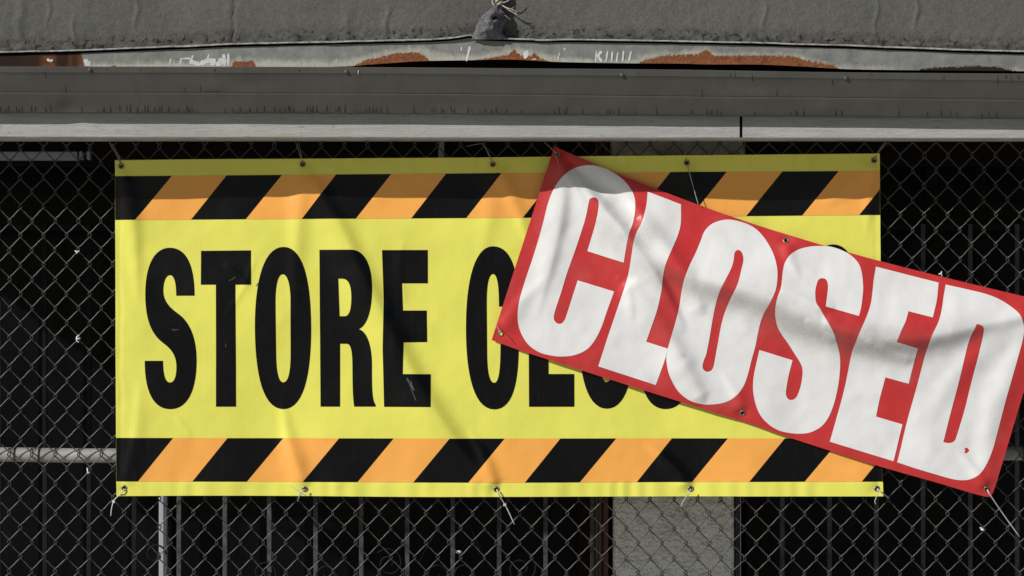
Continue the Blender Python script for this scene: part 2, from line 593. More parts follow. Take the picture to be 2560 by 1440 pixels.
def grille(name_label, bars, scrolls, lines, bx):
    r = empty('security_grille', (X(bx, YG), YG, 0), name_label, 'security grille')
    for p in bars:
        q = MB()
        a, b = X(p - 5.5, YG), X(p + 5.5, YG)
        q.box(a, b, YG, YG + .011, 0.35, Z(560, YG), 0, .0012)
        q.build('bar', M['iron'] if p > 396 else M['iron_dark'], r)  # bars left of the post get the iron with shade in its colour
    for za_, zb_ in ((Z(575, YG), Z(560, YG)), (0.36, 0.38)):
        q = MB()
        q.box(X(min(bars) - 30, YG), X(max(bars) + 30, YG), YG + .012, YG + .022, za_, zb_, 0, .001)
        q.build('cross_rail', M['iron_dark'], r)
    for (cx, cy, rad, tn, a0) in scrolls:
        q = MB()
        q.tube(spiral(cx, cy, rad, tn, a0, y=YG - .008), .0028, 6)
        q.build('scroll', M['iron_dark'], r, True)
    for (ax, ay, bx_, by) in lines:
        q = MB()
        q.tube([at(ax, ay, YG - .006), at((ax + bx_) / 2 + 3, (ay + by) / 2, YG - .006), at(bx_, by, YG - .006)], .0026, 6)
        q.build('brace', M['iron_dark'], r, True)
    return r


grille('black iron security grille with thin scrolls behind the fence, left of the pillar',
       [-118, -3, 112, 222, 335, 447, 562, 673, 789, 903, 1018, 1132, 1248, 1364, 1481],
       [(972, 1408, 38, 1.5, -2.4), (1090, 1436, 36, -1.4, 2.6), (1165, 1436, 38, 1.4, 0.4), (1302, 1422, 40, 1.5, -1.0), (388, 1386, 27, -1.3, 0.0), (820, 1440, 36, 1.4, 1.0), (1298, 1262, 30, 1.2, 2.0), (660, 1432, 34, -1.3, 1.2)],
       [(1124, 1250, 1050, 1402), (1143, 1250, 1212, 1400)], 700)
grille('black iron security grille with scrolls behind the fence, right of the pillar',
       [1956, 2074, 2191, 2308, 2426, 2543, 2660],
       [(2150, 1420, 38, 1.4, 3.0), (2148, 1440, 17, 1.2, 1.0), (2275, 1432, 34, -1.3, 0.5)],
       [(2264, 1330, 2218, 1440), (2160, 1250, 2120, 1330)], 2200)

# ------------------------------------------------------------------ chain link fence
fence = empty('chain_link_fence', (0, 0, 0), 'galvanised chain link fence with diamond mesh stretched behind both banners', 'fence')
colx = interp([(-10, 52 - 570), (0, 52), (5, 340), (11, 686), (21, 1270), (31, 1862), (42, 2520), (52, 3118)])
WR = 1.65e-3
q = MB()
R_TOP, R_BOT = 27, -9


def rowy(k, px):
    u = (px - 52) / 2468.0
    return (1318 + 4 * u) - (36.45 + 0.95 * u) * k


SUB = 5
for s2 in range(-14, 102):
    xa, xb = float(colx(s2 / 2.0)), float(colx((s2 + 1) / 2.0))
    wob = vnoise(s2 * 37.0, 3.0, 60, 4) * 2.5
    pts = []
    par = s2 % 2
    e = 2.4
    for k in range(R_BOT, R_TOP + 1):
        left = (k % 2) == par
        jx = vnoise(s2 * 13.7, k * 31.0, 23, 6) * 2.6 + wob
        jy = vnoise(s2 * 11.1, k * 27.0, 19, 8) * 2.6
        yc = rowy(k, (xa + xb) / 2) + jy
        if left:
            pts.append((xa - e + jx, yc + 3.0, 0.0, +1)); pts.append((xa - e + jx, yc - 3.0, 0.0, -1))
        else:
            pts.append((xb + e + jx, yc + 3.0, 0.0, -1)); pts.append((xb + e + jx, yc - 3.0, 0.0, +1))
    # legs: left->right going up is the front leg
    poly = []
    for i in range(len(pts) - 1):
        p, p2 = pts[i], pts[i + 1]
        if i % 2 == 0:      # inside a bend
            ysign = (-1 if p[3] < 0 else 1)
            for u in (0.0, 0.5):
                x = p[0] + (p2[0] - p[0]) * u
                bulge = 0.9 if u == 0.5 else 0
                dirx = -1 if (i // 2 + R_BOT) % 2 == par else 1
                py = p[1] + (p2[1] - p[1]) * u
                yd = (2.6 * (1 - 2 * u)) * (1 if dirx < 0 else -1)
                poly.append((x + dirx * bulge, py, yd))
        else:               # a leg; front when it rises to the right
            front = p2[0] > p[0]
            for j in range(SUB):
                u = j / SUB
                sx = u + 0.035 * math.sin(2 * math.pi * u)
                x = p[0] + (p2[0] - p[0]) * sx
                py = p[1] + (p2[1] - p[1]) * u
                sgn = -1 if front else 1
                yd = sgn * (2.6 + 1.2 * math.sin(math.pi * u))
                poly.append((x, py, yd))
    W3 = [at(a, b, c / 1000.0) for a, b, c in poly]
    q.tube(W3, WR, 6, caps=False)
q.build('wire_mesh', M['wire'], fence, True)

yr = 0.013 + 0.019
q = MB()
zr = [(-560, 1131), (0, 1136), (290, 1139), (1280, 1138), (2560, 1133), (3100, 1131)]
q.tube([at(a, b, yr) for a, b in catmull(zr, 12)], .0182, 20)
q.build('rail', M['rail'], fence, True)
for px in (40, 101, 2558, 700, 1500):
    q = MB()
    cx = at(px, float(np.interp(px, [a for a, b in zr], [b for a, b in zr])), yr)
    ring = []
    for k in range(25):
        an = 2 * math.pi * k / 24
        ring.append((cx[0] + .003 * math.cos(an), cx[1] + .0205 * math.cos(an), cx[2] + .0205 * math.sin(an)))
    q.tube(ring, .0017, 6, caps=False)
    q.build('tie_wire', M['tiewire'], fence, True)


# ------------------------------------------------------------------ banners
def seg_field(px, py, path):
    """signed distance (right-hand side of travel positive) and position along a polyline"""
    P = np.asarray(path, float)
    best = np.full(px.shape, 1e9); sd = np.zeros(px.shape); al = np.zeros(px.shape)
    L = np.concatenate([[0], np.cumsum(np.linalg.norm(np.diff(P, axis=0), axis=1))])
    for i in range(len(P) - 1):
        a, b = P[i], P[i + 1]
        d = b - a; ln = np.linalg.norm(d); d = d / ln
        t = np.clip((px - a[0]) * d[0] + (py - a[1]) * d[1], 0, ln)
        qx = px - (a[0] + d[0] * t); qy = py - (a[1] + d[1] * t)
        dist = np.hypot(qx, qy)
        m = dist < best
        best = np.where(m, dist, best)
        sgn = np.where(d[0] * qy - d[1] * qx >= 0, 1.0, -1.0)
        sd = np.where(m, sgn * dist, sd)
        al = np.where(m, (L[i] + t) / L[-1], al)
    return sd, al


def ridge(px, py, path, A, wl, wr, prof):
    sd, al = seg_field(px, py, catmull(path, 9))
    w = np.where(sd < 0, wl, wr)
    amp = np.interp(al, [p for p, v in prof], [v for p, v in prof])
    wsc = np.interp(al, [p for p, v in prof], [0.35 + 0.65 * min(1, abs(v) * 1.0) for p, v in prof])
    return A * amp * np.exp(-(sd / (w * wsc)) ** 2)


PEAK = [(0, 0.0), (0.06, 0.6), (0.3, 1.0), (0.7, 1.0), (0.94, 0.6), (1, 0.0)]
FADE = [(0, 0.25), (0.12, 0.9), (0.4, 0.9), (1, 0.0)]
y_top = sinterp([(280, 400.5), (520, 398), (757, 397), (1000, 395), (1232, 393.5), (1480, 390.5), (1717, 388.5), (1950, 386), (2200, 384), (2215, 384)])
y_bot = sinterp([(280, 1240), (520, 1239), (757, 1240), (1000, 1242), (1242, 1242), (1480, 1241.5), (1726, 1241), (2000, 1241), (2210, 1241)])
b_top1 = sinterp([(280, 440.5), (640, 438), (1232, 433), (1717, 430), (2210, 427)])
b_top2 = sinterp([(280, 549.5), (640, 548), (1160, 545), (1720, 541), (2210, 537)])
b_bot1 = sinterp([(280, 1094.5), (700, 1095.5), (1242, 1096.5), (1720, 1096), (2210, 1097)])
b_bot2 = sinterp([(280, 1203), (700, 1204.5), (1242, 1206.5), (1726, 1205), (2210, 1204)])
x_left = sinterp([(390, 286.5), (440, 287.5), (560, 287), (800, 288.5), (1000, 290), (1200, 291.5), (1250, 292)])
x_right = sinterp([(380, 2199), (540, 2201), (800, 2203), (1000, 2204), (1190, 2206), (1206, 2208), (1250, 2209)])


def h_yellow(px, py):
    h = 12.0 * fbm(px, py, 420, 2, 11) + 3.2 * fbm(px, py, 130, 3, 21)
    h = h + 1.6 * np.sin(px / 41.0 + 1.2 * np.sin(py / 130.0)) * np.exp(-((py - 1150) / 200.0) ** 2)
    # the long tension fold between the second upper and third lower eyelet
    h = h + ridge(px, py, [(757, 411), (790, 465), (850, 570), (925, 730), (1010, 900), (1110, 1070), (1180, 1160), (1242, 1222)], 16.0, 27, 60, [(0, 0.1), (0.05, 0.45), (0.25, 0.8), (0.5, 1.0), (0.8, 0.95), (0.95, 0.5), (1, 0.1)])
    h = h + ridge(px, py, [(757, 411), (748, 520), (742, 640), (738, 800)], 7.0, 26, 26, FADE)
    h = h + ridge(px, py, [(1232, 411), (1268, 470), (1300, 540), (1330, 640)], 9.0, 24, 20, FADE)
    h = h + ridge(px, py, [(1232, 411), (1225, 520), (1195, 700)], 4.0, 26, 26, FADE)
    h = h + ridge(px, py, [(762, 1222), (742, 1165), (722, 1100), (705, 1000)], 11.0, 24, 24, FADE)
    h = h + ridge(px, py, [(1242, 1222), (1214, 1150), (1172, 1070)], 9.0, 20, 16, FADE)
    h = h + ridge(px, py, [(1726, 1222), (1688, 1172), (1610, 1100)], 10.0, 22, 18, FADE)
    h = h + ridge(px, py, [(1717, 407), (1740, 480), (1760, 560)], 5.0, 24, 24, FADE)
    h = h + ridge(px, py, [(303, 415), (325, 520), (338, 640), (345, 760)], 10.0, 22, 32, FADE)
    h = h + ridge(px, py, [(310, 1220), (330, 1150), (345, 1050), (350, 940)], 5.0, 20, 26, FADE)
    h = h + ridge(px, py, [(2185, 401), (2130, 460), (2050, 520)], 6.0, 26, 26, FADE)
    h = h + ridge(px, py, [(2185, 401), (2178, 480), (2165, 600)], 5.0, 14, 20, FADE)
    h = h + ridge(px, py, [(2193, 1222), (2150, 1190), (2050, 1160)], 4.0, 18, 18, FADE)
    h = h + ridge(px, py, [(640, 640), (610, 720), (560, 800)], 1.6, 7, 10, PEAK)
    h = h + ridge(px, py, [(1010, 600), (1000, 680), (1015, 760)], 1.5, 7, 12, PEAK)
    h = h + ridge(px, py, [(440, 1040), (470, 1080), (480, 1095)], 1.2, 6, 10, PEAK)
    h = h + ridge(px, py, [(560, 660), (600, 690), (625, 720)], 1.8, 6, 9, PEAK)
    h = h + 0.6 * fbm(px, py, 46, 3, 27)
    # side hem
    xl = x_left(py) + 11 + 1.6 * np.sin(py / 38.0) + 1.0 * np.sin(py / 17.0)
    h = h - 1.2 * np.exp(-((px - xl) / 4.5) ** 2)
    xr = x_right(py) - 11
    h = h - 0.9 * np.exp(-((px - xr) / 4.5) ** 2)
    # welded hems top and bottom with little puckers
    ht = 1 / (1 + np.exp((py - b_top1(px)) / 1.5))
    hb = 1 / (1 + np.exp(-(py - b_bot2(px)) / 1.5))
    puck = 1.3 * np.sin(px / 7.5 + 3 * np.sin(px / 61.0)) * (0.5 + vnoise(px, py * 0, 90, 5)) 
    h = h + (ht + hb) * (0.9 + puck)
    for gx, gy in G_YEL:
        r = np.hypot(px - gx, py - gy)
        h = h - 3.0 * np.exp(-(r / 13.0) ** 2)
    return h


G_YEL = [(303, 415), (757, 411), (1232, 411), (1717, 407), (2185, 401), (311, 1220), (762, 1223), (1241, 1223), (1727, 1222), (2193, 1222)]
Y_YEL = -0.030

r_top = sinterp([(1385, 366), (1480, 407), (1581, 449), (1744, 511), (1880, 558), (1965, 586), (2054, 612), (2202, 653), (2380, 698), (2560, 741), (2624, 756)])
RT = catmull([(1386, 366), (1480, 407), (1581, 449), (1744, 511), (1880, 558), (1965, 585), (2054, 612), (2202, 653), (2380, 698), (2560, 741), (2626, 757)], 10)
RB = catmull([(1229, 850), (1300, 876), (1371, 899), (1573, 964), (1709, 1007), (1800, 1036), (1880, 1061), (1977, 1095), (2190, 1163), (2330, 1203), (2462, 1241), (2484, 1232)], 10)
G_RED = [(1392, 386), (1252, 834), (1965, 601), (1857, 1033), (2467, 1223), (2606, 774)]
Y_RED = -0.046
FOLD = [(1392, 386), (1460, 450), (1545, 545), (1640, 640), (1740, 690), (1840, 718), (1920, 744), (2010, 786), (2110, 822), (2210, 842), (2320, 838), (2440, 812), (2606, 774)]


def h_red(px, py):
    h = 12.0 * fbm(px, py, 360, 2, 31) + 4.5 * fbm(px, py, 110, 3, 41)
    h = h + ridge(px, py, FOLD, 44.0, 95, 40, [(0, 0.0), (0.14, 0.05), (0.26, 0.5), (0.36, 0.85), (0.5, 1.0), (0.68, 0.95), (0.85, 0.6), (1, 0.1)])
    h = h + ridge(px, py, [(1392, 386), (1440, 445), (1510, 530), (1580, 618), (1650, 712), (1715, 830)], 24.0, 20, 50, [(0, .15), (.12, .6), (.35, 1), (.7, .9), (1, 0)])
    h = h + ridge(px, py, [(1392, 386), (1405, 500), (1380, 640), (1340, 800)], 12.0, 20, 44, FADE)
    h = h + ridge(px, py, [(1500, 470), (1600, 545), (1690, 660), (1760, 790)], 10.0, 24, 34, PEAK)
    h = h + ridge(px, py, [(1560, 700), (1640, 790), (1700, 900), (1760, 1010)], 12.0, 26, 40, PEAK)
    h = h + ridge(px, py, [(1940, 726), (1985, 740), (2035, 765), (2085, 770)], 5.0, 14, 12, PEAK)
    h = h + ridge(px, py, [(2050, 800), (2130, 850), (2200, 880), (2280, 905)], 6.0, 22, 18, PEAK)
    h = h + ridge(px, py, [(2606, 774), (2500, 840), (2400, 930), (2330, 1030)], 12.0, 46, 40, FADE)
    h = h + ridge(px, py, [(2606, 774), (2540, 900), (2480, 1040), (2467, 1223)], 9.0, 40, 34, PEAK)
    h = h + ridge(px, py, [(2467, 1223), (2440, 1180), (2390, 1120)], 7.0, 16, 14, FADE)
    h = h + ridge(px, py, [(1857, 1033), (1840, 985), (1800, 920)], 6.0, 18, 18, FADE)
    h = h + ridge(px, py, [(1965, 601), (1975, 650), (2000, 700)], 6.0, 18, 18, FADE)
    h = h + ridge(px, py, [(1252, 834), (1300, 760), (1370, 690)], 6.0, 22, 24, FADE)
    h = h + ridge(px, py, [(1392, 386), (1415, 430), (1450, 490), (1490, 560)], 4.0, 7, 10, FADE)
    h = h + ridge(px, py, [(1405, 400), (1470, 445), (1540, 492), (1600, 560)], -14.0, 22, 30, PEAK)
    h = h + ridge(px, py, [(2010, 800), (2060, 840), (2090, 850)], 4.0, 8, 10, PEAK)
    h = h + ridge(px, py, [(2160, 850), (2230, 885), (2290, 900)], 3.0, 8, 12, PEAK)
    h = h + ridge(px, py, [(1540, 690), (1570, 730), (1580, 800)], 3.0, 10, 16, PEAK)
    h = h + 0.8 * fbm(px, py, 48, 3, 47)
    # lower edge rolls back, left edge too
    yb = np.interp(px, [p[0] for p in RB], [p[1] for p in RB])
    h = h - 8.0 * np.exp(-np.maximum(0, yb - py) / 22.0)
    yt = np.interp(px, [p[0] for p in RT], [p[1] for p in RT])
    h = h - 4.0 * np.exp(-np.maximum(0, py - yt) / 9.0)
    for gx, gy in G_RED:
        r = np.hypot(px - gx, py - gy)
        h = h - 4.5 * np.exp(-(r / 15.0) ** 2)
    return h


class Relief:
    """a height field sampled once on a fine lattice, gently smoothed"""
    def __init__(s, fn, x0, x1, y0, y1, st):
        s.x0, s.y0, s.st = x0, y0, st
        gx, gy = np.meshgrid(np.arange(x0, x1 + st, st), np.arange(y0, y1 + st, st))
        H = fn(gx.ravel().astype(float), gy.ravel().astype(float)).reshape(gx.shape)
        for _ in range(2):
            Q = np.pad(H, 1, mode='edge')
            H = (Q[1:-1, :-2] + 2 * Q[1:-1, 1:-1] + Q[1:-1, 2:]) / 4
            Q = np.pad(H, 1, mode='edge')
            H = (Q[:-2, 1:-1] + 2 * Q[1:-1, 1:-1] + Q[2:, 1:-1]) / 4
        s.H = H
        s.HY, s.HX = np.gradient(H, st)

    def _s(s, A, px, py):
        u = np.clip((np.asarray(px, float) - s.x0) / s.st, 0, A.shape[1] - 1.001)
        v = np.clip((np.asarray(py, float) - s.y0) / s.st, 0, A.shape[0] - 1.001)
        i = u.astype(int); j = v.astype(int); fu = u - i; fv = v - j
        return (A[j, i] * (1 - fu) + A[j, i + 1] * fu) * (1 - fv) + (A[j + 1, i] * (1 - fu) + A[j + 1, i + 1] * fu) * fv

    def __call__(s, px, py):
        return s._s(s.H, px, py)

    def grad(s, px, py):
        return s._s(s.HX, px, py), s._s(s.HY, px, py)


def sheet_object(name, P, F, midx, mats, hfun, y0, lift, parent, attrs=None):
    """P: photo-plane points (N,2) ; places them on the rippled sheet with exact normals"""
    P = np.asarray(P, float)
    px, py = P[:, 0], P[:, 1]
    h = hfun(px, py)
    hx, hy = hfun.grad(px, py)
    y = y0 - h / 1000.0 - lift
    k = (D + y0) / D
    V = np.stack([(px - 1280) / 1000 * k, y, ZC + (HOR - py) / 1000 * k], -1)
    N = np.stack([-hx, -np.ones_like(hx), hy], -1)
    N /= np.linalg.norm(N, axis=1)[:, None]
    o = new_mesh(name, V, F, mats, parent, True, midx)
    o.data.normals_split_custom_set_from_vertices([tuple(n) for n in N])
    if attrs:
        for an, fn in attrs.items():
            at_ = o.data.attributes.new(an, 'FLOAT', 'POINT')
            at_.data.foreach_set('value', np.asarray(fn(px, py), dtype=np.float32))
    return o


def ruled(top, bot, nu, nv):
    T = np.asarray(top, float); B = np.asarray(bot, float)

    def resample(C):
        L = np.concatenate([[0], np.cumsum(np.linalg.norm(np.diff(C, axis=0), axis=1))]); L /= L[-1]
        u = np.linspace(0, 1, nu)
        return np.stack([np.interp(u, L, C[:, 0]), np.interp(u, L, C[:, 1])], -1)
    T, B = resample(T), resample(B)
    P = []
    for j in range(nv):
        v = j / (nv - 1)
        P.append(T * (1 - v) + B * v)
    P = np.concatenate(P)
    F = [(j * nu + i, (j + 1) * nu + i, (j + 1) * nu + i + 1, j * nu + i + 1) for j in range(nv - 1) for i in range(nu - 1)]
    return P, F


# ---- outlines of the printed letters
def path_svg(sx, ox, oy, s):
    """mini SVG path -> list of closed polygons"""
    tk = s.split()
    polys = []; cur = []
    i = 0
    while i < len(tk):
        c = tk[i]
        if c == 'M':
            cur = [(float(tk[i + 1]), float(tk[i + 2]))]; i += 3
        elif c == 'L':
            cur.append((float(tk[i + 1]), float(tk[i + 2]))); i += 3
        elif c == 'C':
            a = cur[-1]; b, d, e = [(float(tk[i + 1 + 2 * k]), float(tk[i + 2 + 2 * k])) for k in range(3)]
            for k in range(1, 15):
                u = k / 14
                w = ((1 - u) ** 3, 3 * u * (1 - u) ** 2, 3 * u * u * (1 - u), u ** 3)
                cur.append((w[0] * a[0] + w[1] * b[0] + w[2] * d[0] + w[3] * e[0], w[0] * a[1] + w[1] * b[1] + w[2] * d[1] + w[3] * e[1]))
            i += 7
        elif c == 'Z':
            polys.append([(ox + x / sx, oy + y / sx) for x, y in cur]); i += 1
    return polys


def path_pts(sx, ox, oy, s):
    """'x,y' points, '!' marks a sharp corner; smooth between corners"""
    P = []
    for tkn in s.split():
        c = tkn.endswith('!')
        x, y = tkn.rstrip('!').split(',')
        P.append((ox + float(x) / sx, oy + float(y) / sx, c))
    n = len(P)
    cs = [i for i in range(n) if P[i][2]]
    if not cs:
        return [tuple(p) for p in catmull([p[:2] for p in P], 5, True)]
    out = []
    for a, i in enumerate(cs):
        j = cs[(a + 1) % len(cs)]
        if j <= i: j += n
        seg = [P[k % n][:2] for k in range(i, j + 1)]
        if len(seg) == 2:
            out.append(seg[0])
        else:
            out += [tuple(p) for p in catmull(seg, 5)][:-1]
    return out


def inside(polys, x, y):
    r = np.zeros(len(x), bool)
    for P in polys:
        P = np.asarray(P)
        n = len(P)
        for i in range(n):
            x1_, y1_ = P[i]; x2_, y2_ = P[(i + 1) % n]
            if y1_ == y2_: continue
            c = ((y1_ > y) != (y2_ > y))
            xi = x1_ + (y - y1_) * (x2_ - x1_) / (y2_ - y1_)
            r ^= c & (x < xi)
    return r


def fill(polys, step=7.0):
    """triangulate outlines with holes, filled with a fine grid of points"""
    pts, edges = [], []
    for P in polys:
        b = len(pts)
        # drop near duplicates
        Q = []
        for p in P:
            if not Q or math.hypot(p[0] - Q[-1][0], p[1] - Q[-1][1]) > 0.25:
                Q.append(p)
        if math.hypot(Q[0][0] - Q[-1][0], Q[0][1] - Q[-1][1]) < 0.25: Q.pop()
        # split long edges
        R = []
        for k in range(len(Q)):
            a, c = Q[k], Q[(k + 1) % len(Q)]
            m = max(1, int(math.hypot(c[0] - a[0], c[1] - a[1]) / step))
            R += [(a[0] + (c[0] - a[0]) * j / m, a[1] + (c[1] - a[1]) * j / m) for j in range(m)]
        pts += R
        edges += [(b + k, b + (k + 1) % len(R)) for k in range(len(R))]
    A = np.asarray(pts)
    gx, gy = np.meshgrid(np.arange(A[:, 0].min() + step / 2, A[:, 0].max(), step), np.arange(A[:, 1].min() + step / 2, A[:, 1].max(), step))
    gx = gx.ravel(); gy = gy.ravel()
    ok = inside(polys, gx, gy)
    gx, gy = gx[ok], gy[ok]
    d = np.min(np.hypot(gx[:, None] - A[None, :, 0], gy[:, None] - A[None, :, 1]), axis=1)
    gx, gy = gx[d > step * 0.4], gy[d > step * 0.4]
    allp = [Vector(p) for p in pts] + [Vector((a, b)) for a, b in zip(gx, gy)]
    vo, eo, fo, _, _, _ = delaunay_2d_cdt(allp, edges, [], 0, 1e-4)
    vo = np.array([(v.x, v.y) for v in vo])
    fo = [f for f in fo]
    cen = np.array([vo[list(f)].mean(axis=0) for f in fo])
    ok = inside(polys, cen[:, 0], cen[:, 1])
    F = []
    for f, k in zip(fo, ok):
        if not k: continue
        a, b, c = vo[f[0]], vo[f[1]], vo[f[2]]
        cr = (b[0] - a[0]) * (c[1] - a[1]) - (b[1] - a[1]) * (c[0] - a[0])
        F.append(tuple(f) if cr < 0 else tuple(reversed(f)))     # photo y points down
    return vo, F


def shift(polys, dx, dy=0.0, sx=1.0, cx=0.0):
    return [[(cx + (x - cx) * sx + dx, y + dy) for x, y in P] for P in polys]


S1 = path_svg(2.88, 280, 560, "M 594 516 L 461 516 C 461 430 448 368 416 368 C 384 368 368 420 368 478 C 368 560 420 605 475 645 C 560 705 609 820 609 985 C 609 1200 545 1333 420 1333 C 295 1333 236 1200 236 985 L 368 985 C 368 1085 385 1141 418 1141 C 452 1141 464 1090 464 1030 C 464 940 420 895 365 855 C 285 795 238 690 238 500 C 238 290 305 170 415 170 C 535 170 594 300 594 516 Z")
T1 = path_svg(2.88, 280, 560, "M 640 193 L 1001 190 L 1002 437 L 889 437 L 893 1315 L 749 1315 L 748 437 L 639 437 Z")
O1 = path_svg(2.88, 280, 560, "M 1236 165 C 1375 165 1434 400 1434 748 C 1434 1100 1375 1333 1232 1333 C 1090 1333 1029 1100 1029 748 C 1029 400 1095 165 1236 165 Z M 1230 362 C 1262 362 1286 430 1286 560 L 1285 950 C 1283 1075 1265 1140 1232 1140 C 1200 1140 1183 1075 1181 950 L 1178 560 C 1178 430 1198 362 1230 362 Z")
R1 = path_svg(2.88, 780, 560, "M 54 186 L 285 186 C 390 186 434 320 434 470 C 434 620 400 730 338 757 C 400 775 432 880 432 1010 C 432 1150 430 1270 458 1300 L 458 1315 L 304 1315 C 296 1270 292 1200 291 1060 C 291 920 285 862 245 862 L 202 862 L 202 1315 L 61 1315 Z M 190 394 L 215 394 C 265 394 284 440 284 530 C 284 625 265 664 235 664 L 199 664 Z")
E1 = path_svg(2.88, 780, 560, "M 504 188 L 833 187 L 834 427 L 648 427 L 655 623 L 826 623 L 829 850 L 660 852 L 655 1080 L 855 1081 L 855 1317 L 519 1316 L 510 900 L 517 560 Z")
C1 = path_svg(2.88, 780, 560, "M 1489 865 C 1489 1150 1445 1335 1312 1335 C 1170 1335 1108 1100 1108 748 C 1108 390 1175 160 1303 160 C 1435 160 1485 330 1487 594 L 1346 594 C 1346 450 1335 360 1303 360 C 1272 360 1258 440 1258 560 L 1261 950 C 1264 1080 1280 1143 1312 1143 C 1345 1143 1357 1050 1357 865 Z")
L1 = [[(1320.5, 625), (1371, 625), (1371.5, 935), (1435.7, 935), (1436, 1017), (1322.5, 1017)]]
O2 = shift(O1, 1517 - 707.6, -1)
S2 = shift(S1, 1665 - 426.5, 0)
I2 = [[(1752, 623), (1800, 623), (1800, 1016), (1752, 1016)]]
N2 = [[(1822, 622), (1874, 622), (1915, 860), (1915, 622), (1963, 622), (1963, 1015), (1913, 1015), (1870, 770), (1870, 1015), (1822, 1015)]]
G2 = path_svg(2.88, 1630, 555, "M 1489 740 L 1489 1300 L 1390 1300 L 1380 1240 C 1360 1300 1330 1330 1290 1330 C 1170 1330 1108 1100 1108 748 C 1108 390 1175 160 1303 160 C 1435 160 1485 330 1487 560 L 1346 560 C 1346 450 1335 360 1303 360 C 1272 360 1258 440 1258 560 L 1261 950 C 1264 1080 1280 1143 1312 1143 C 1345 1143 1357 1050 1357 930 L 1305 930 L 1305 740 Z")

h_yellow = Relief(h_yellow, 270, 2230, 370, 1260, 2.5)
h_red = Relief(h_red, 1210, 2650, 350, 1260, 2.5)
# ---- yellow banner
yb_root = empty('vinyl_banner', at(1246, 400, Y_YEL), 'yellow vinyl banner with black and orange hazard stripes, reading STORE in tall black letters', 'banner', 'banners tied to the fence')
nu, nv = 420, 130
P = []
for j in range(nv):
    v = j / (nv - 1)
    for i in range(nu):
        u = i / (nu - 1)
        x = 288 + u * 1913
        yv = y_top(x) * (1 - v) + y_bot(x) * v
        xx = x_left(yv) * (1 - u) + x_right(yv) * u
        P.append((xx, yv))
F = [(j * nu + i, (j + 1) * nu + i, (j + 1) * nu + i + 1, j * nu + i + 1) for j in range(nv - 1) for i in range(nu - 1)]
sheet_object('sheet', P, F, None, [M['yellow']], h_yellow, Y_YEL, 0.0, yb_root)

P, F, mi = [], [], []


def stripe_band(lo, hi, tops, bots):
    """lo/hi: upper and lower band lines; boundaries between colours"""
    for k in range(len(tops) - 1):
        m = 0 if k % 2 == 0 else 1          # black, orange, ...
        ns, ntt = 36, 16
        b = len(P)
        for j in range(ntt + 1):
            t_ = j / ntt
            xa = tops[k] * (1 - t_) + bots[k] * t_
            xb = tops[k + 1] * (1 - t_) + bots[k + 1] * t_
            for i in range(ns + 1):
                x = xa + (xb - xa) * i / ns
                yv = lo(x) * (1 - t_) + hi(x) * t_
                x = min(max(x, float(x_left(yv)) + 0.3), float(x_right(yv)) - 0.6)
                P.append((x, float(yv)))
        for j in range(ntt):
            for i in range(ns):
                q4 = (b + j * (ns + 1) + i, b + (j + 1) * (ns + 1) + i, b + (j + 1) * (ns + 1) + i + 1, b + j * (ns + 1) + i + 1)
                w1 = P[q4[3]][0] - P[q4[0]][0]; w2 = P[q4[2]][0] - P[q4[1]][0]
                if w1 + w2 < 0.05: continue
                F.append(q4); mi.append(m)


stripe_band(b_top1, b_top2, [190, 429.5, 566.5, 705, 840, 978, 1115, 1254, 1395, 1535, 1676, 1817, 1956, 2097, 2237, 2390],
            [150, 338, 477, 615, 755, 890, 1028, 1166, 1307, 1447, 1587, 1727, 1866, 2006, 2148, 2290])
stripe_band(b_bot1, b_bot2, [190, 433.5, 569, 708, 847.5, 984.5, 1124, 1262, 1401, 1541, 1680, 1820, 1962, 2103, 2244, 2390],
            [150, 346, 481, 617.5, 757, 894, 1033, 1171, 1312, 1450, 1592, 1731, 1873, 2012, 2154, 2300])
sheet_object('hazard_stripes', P, F, mi, [M['black'], M['orange']], h_yellow, Y_YEL, 0.0008, yb_root)

P, F = [], []
for pol in (S1, T1, O1, R1, E1, C1, L1, O2, S2, I2, N2, G2):
    v, f = fill(pol, 5.0)
    b = len(P)
    P += [tuple(q_) for q_ in v]
    F += [tuple(i + b for i in q_) for q_ in f]
MI = [0] * len(F)
for pts_, w_ in (([(428, 824), (437, 824.5), (446, 824)], 2.6), ([(436, 823), (437, 829)], 1.6), ([(565, 858), (564, 868)], 1.8), ([(1018, 944), (1022, 954), (1026, 962)], 5.0), ([(1024, 957), (1031, 968), (1036, 976)], 8.0), ([(1028, 970), (1034, 986), (1041, 1003)], 2.4), ([(1027, 951), (1030, 960)], 3.0), ([(589, 690), (583, 697), (572, 702)], 2.0), ([(640, 716), (646, 707)], 2.0)):
    c_ = catmull(pts_, 4)
    b = len(P)
    for k_, q_ in enumerate(c_):
        d_ = np.asarray(c_[min(k_ + 1, len(c_) - 1)]) - np.asarray(c_[max(k_ - 1, 0)])
        d_ = d_ / (np.linalg.norm(d_) + 1e-9)
        ww = w_ * random.uniform(.4, 1.1) * (.4 if k_ in (0, len(c_) - 1) else 1) / 2
        P += [(q_[0] - d_[1] * ww, q_[1] + d_[0] * ww), (q_[0] + d_[1] * ww, q_[1] - d_[0] * ww)]
    for k_ in range(len(c_) - 1):
        F.append((b + 2 * k_, b + 2 * k_ + 2, b + 2 * k_ + 3, b + 2 * k_ + 1)); MI.append(1)
SCUFF_FROM = min(i for f_, m_ in zip(F, MI) if m_ for i in f_)
lett = sheet_object('lettering', P, F, MI, [M['black'], M['scuff']], h_yellow, Y_YEL, 0.0007, yb_root)
for v_ in lett.data.vertices[SCUFF_FROM:]:
    v_.co.y -= 0.0004


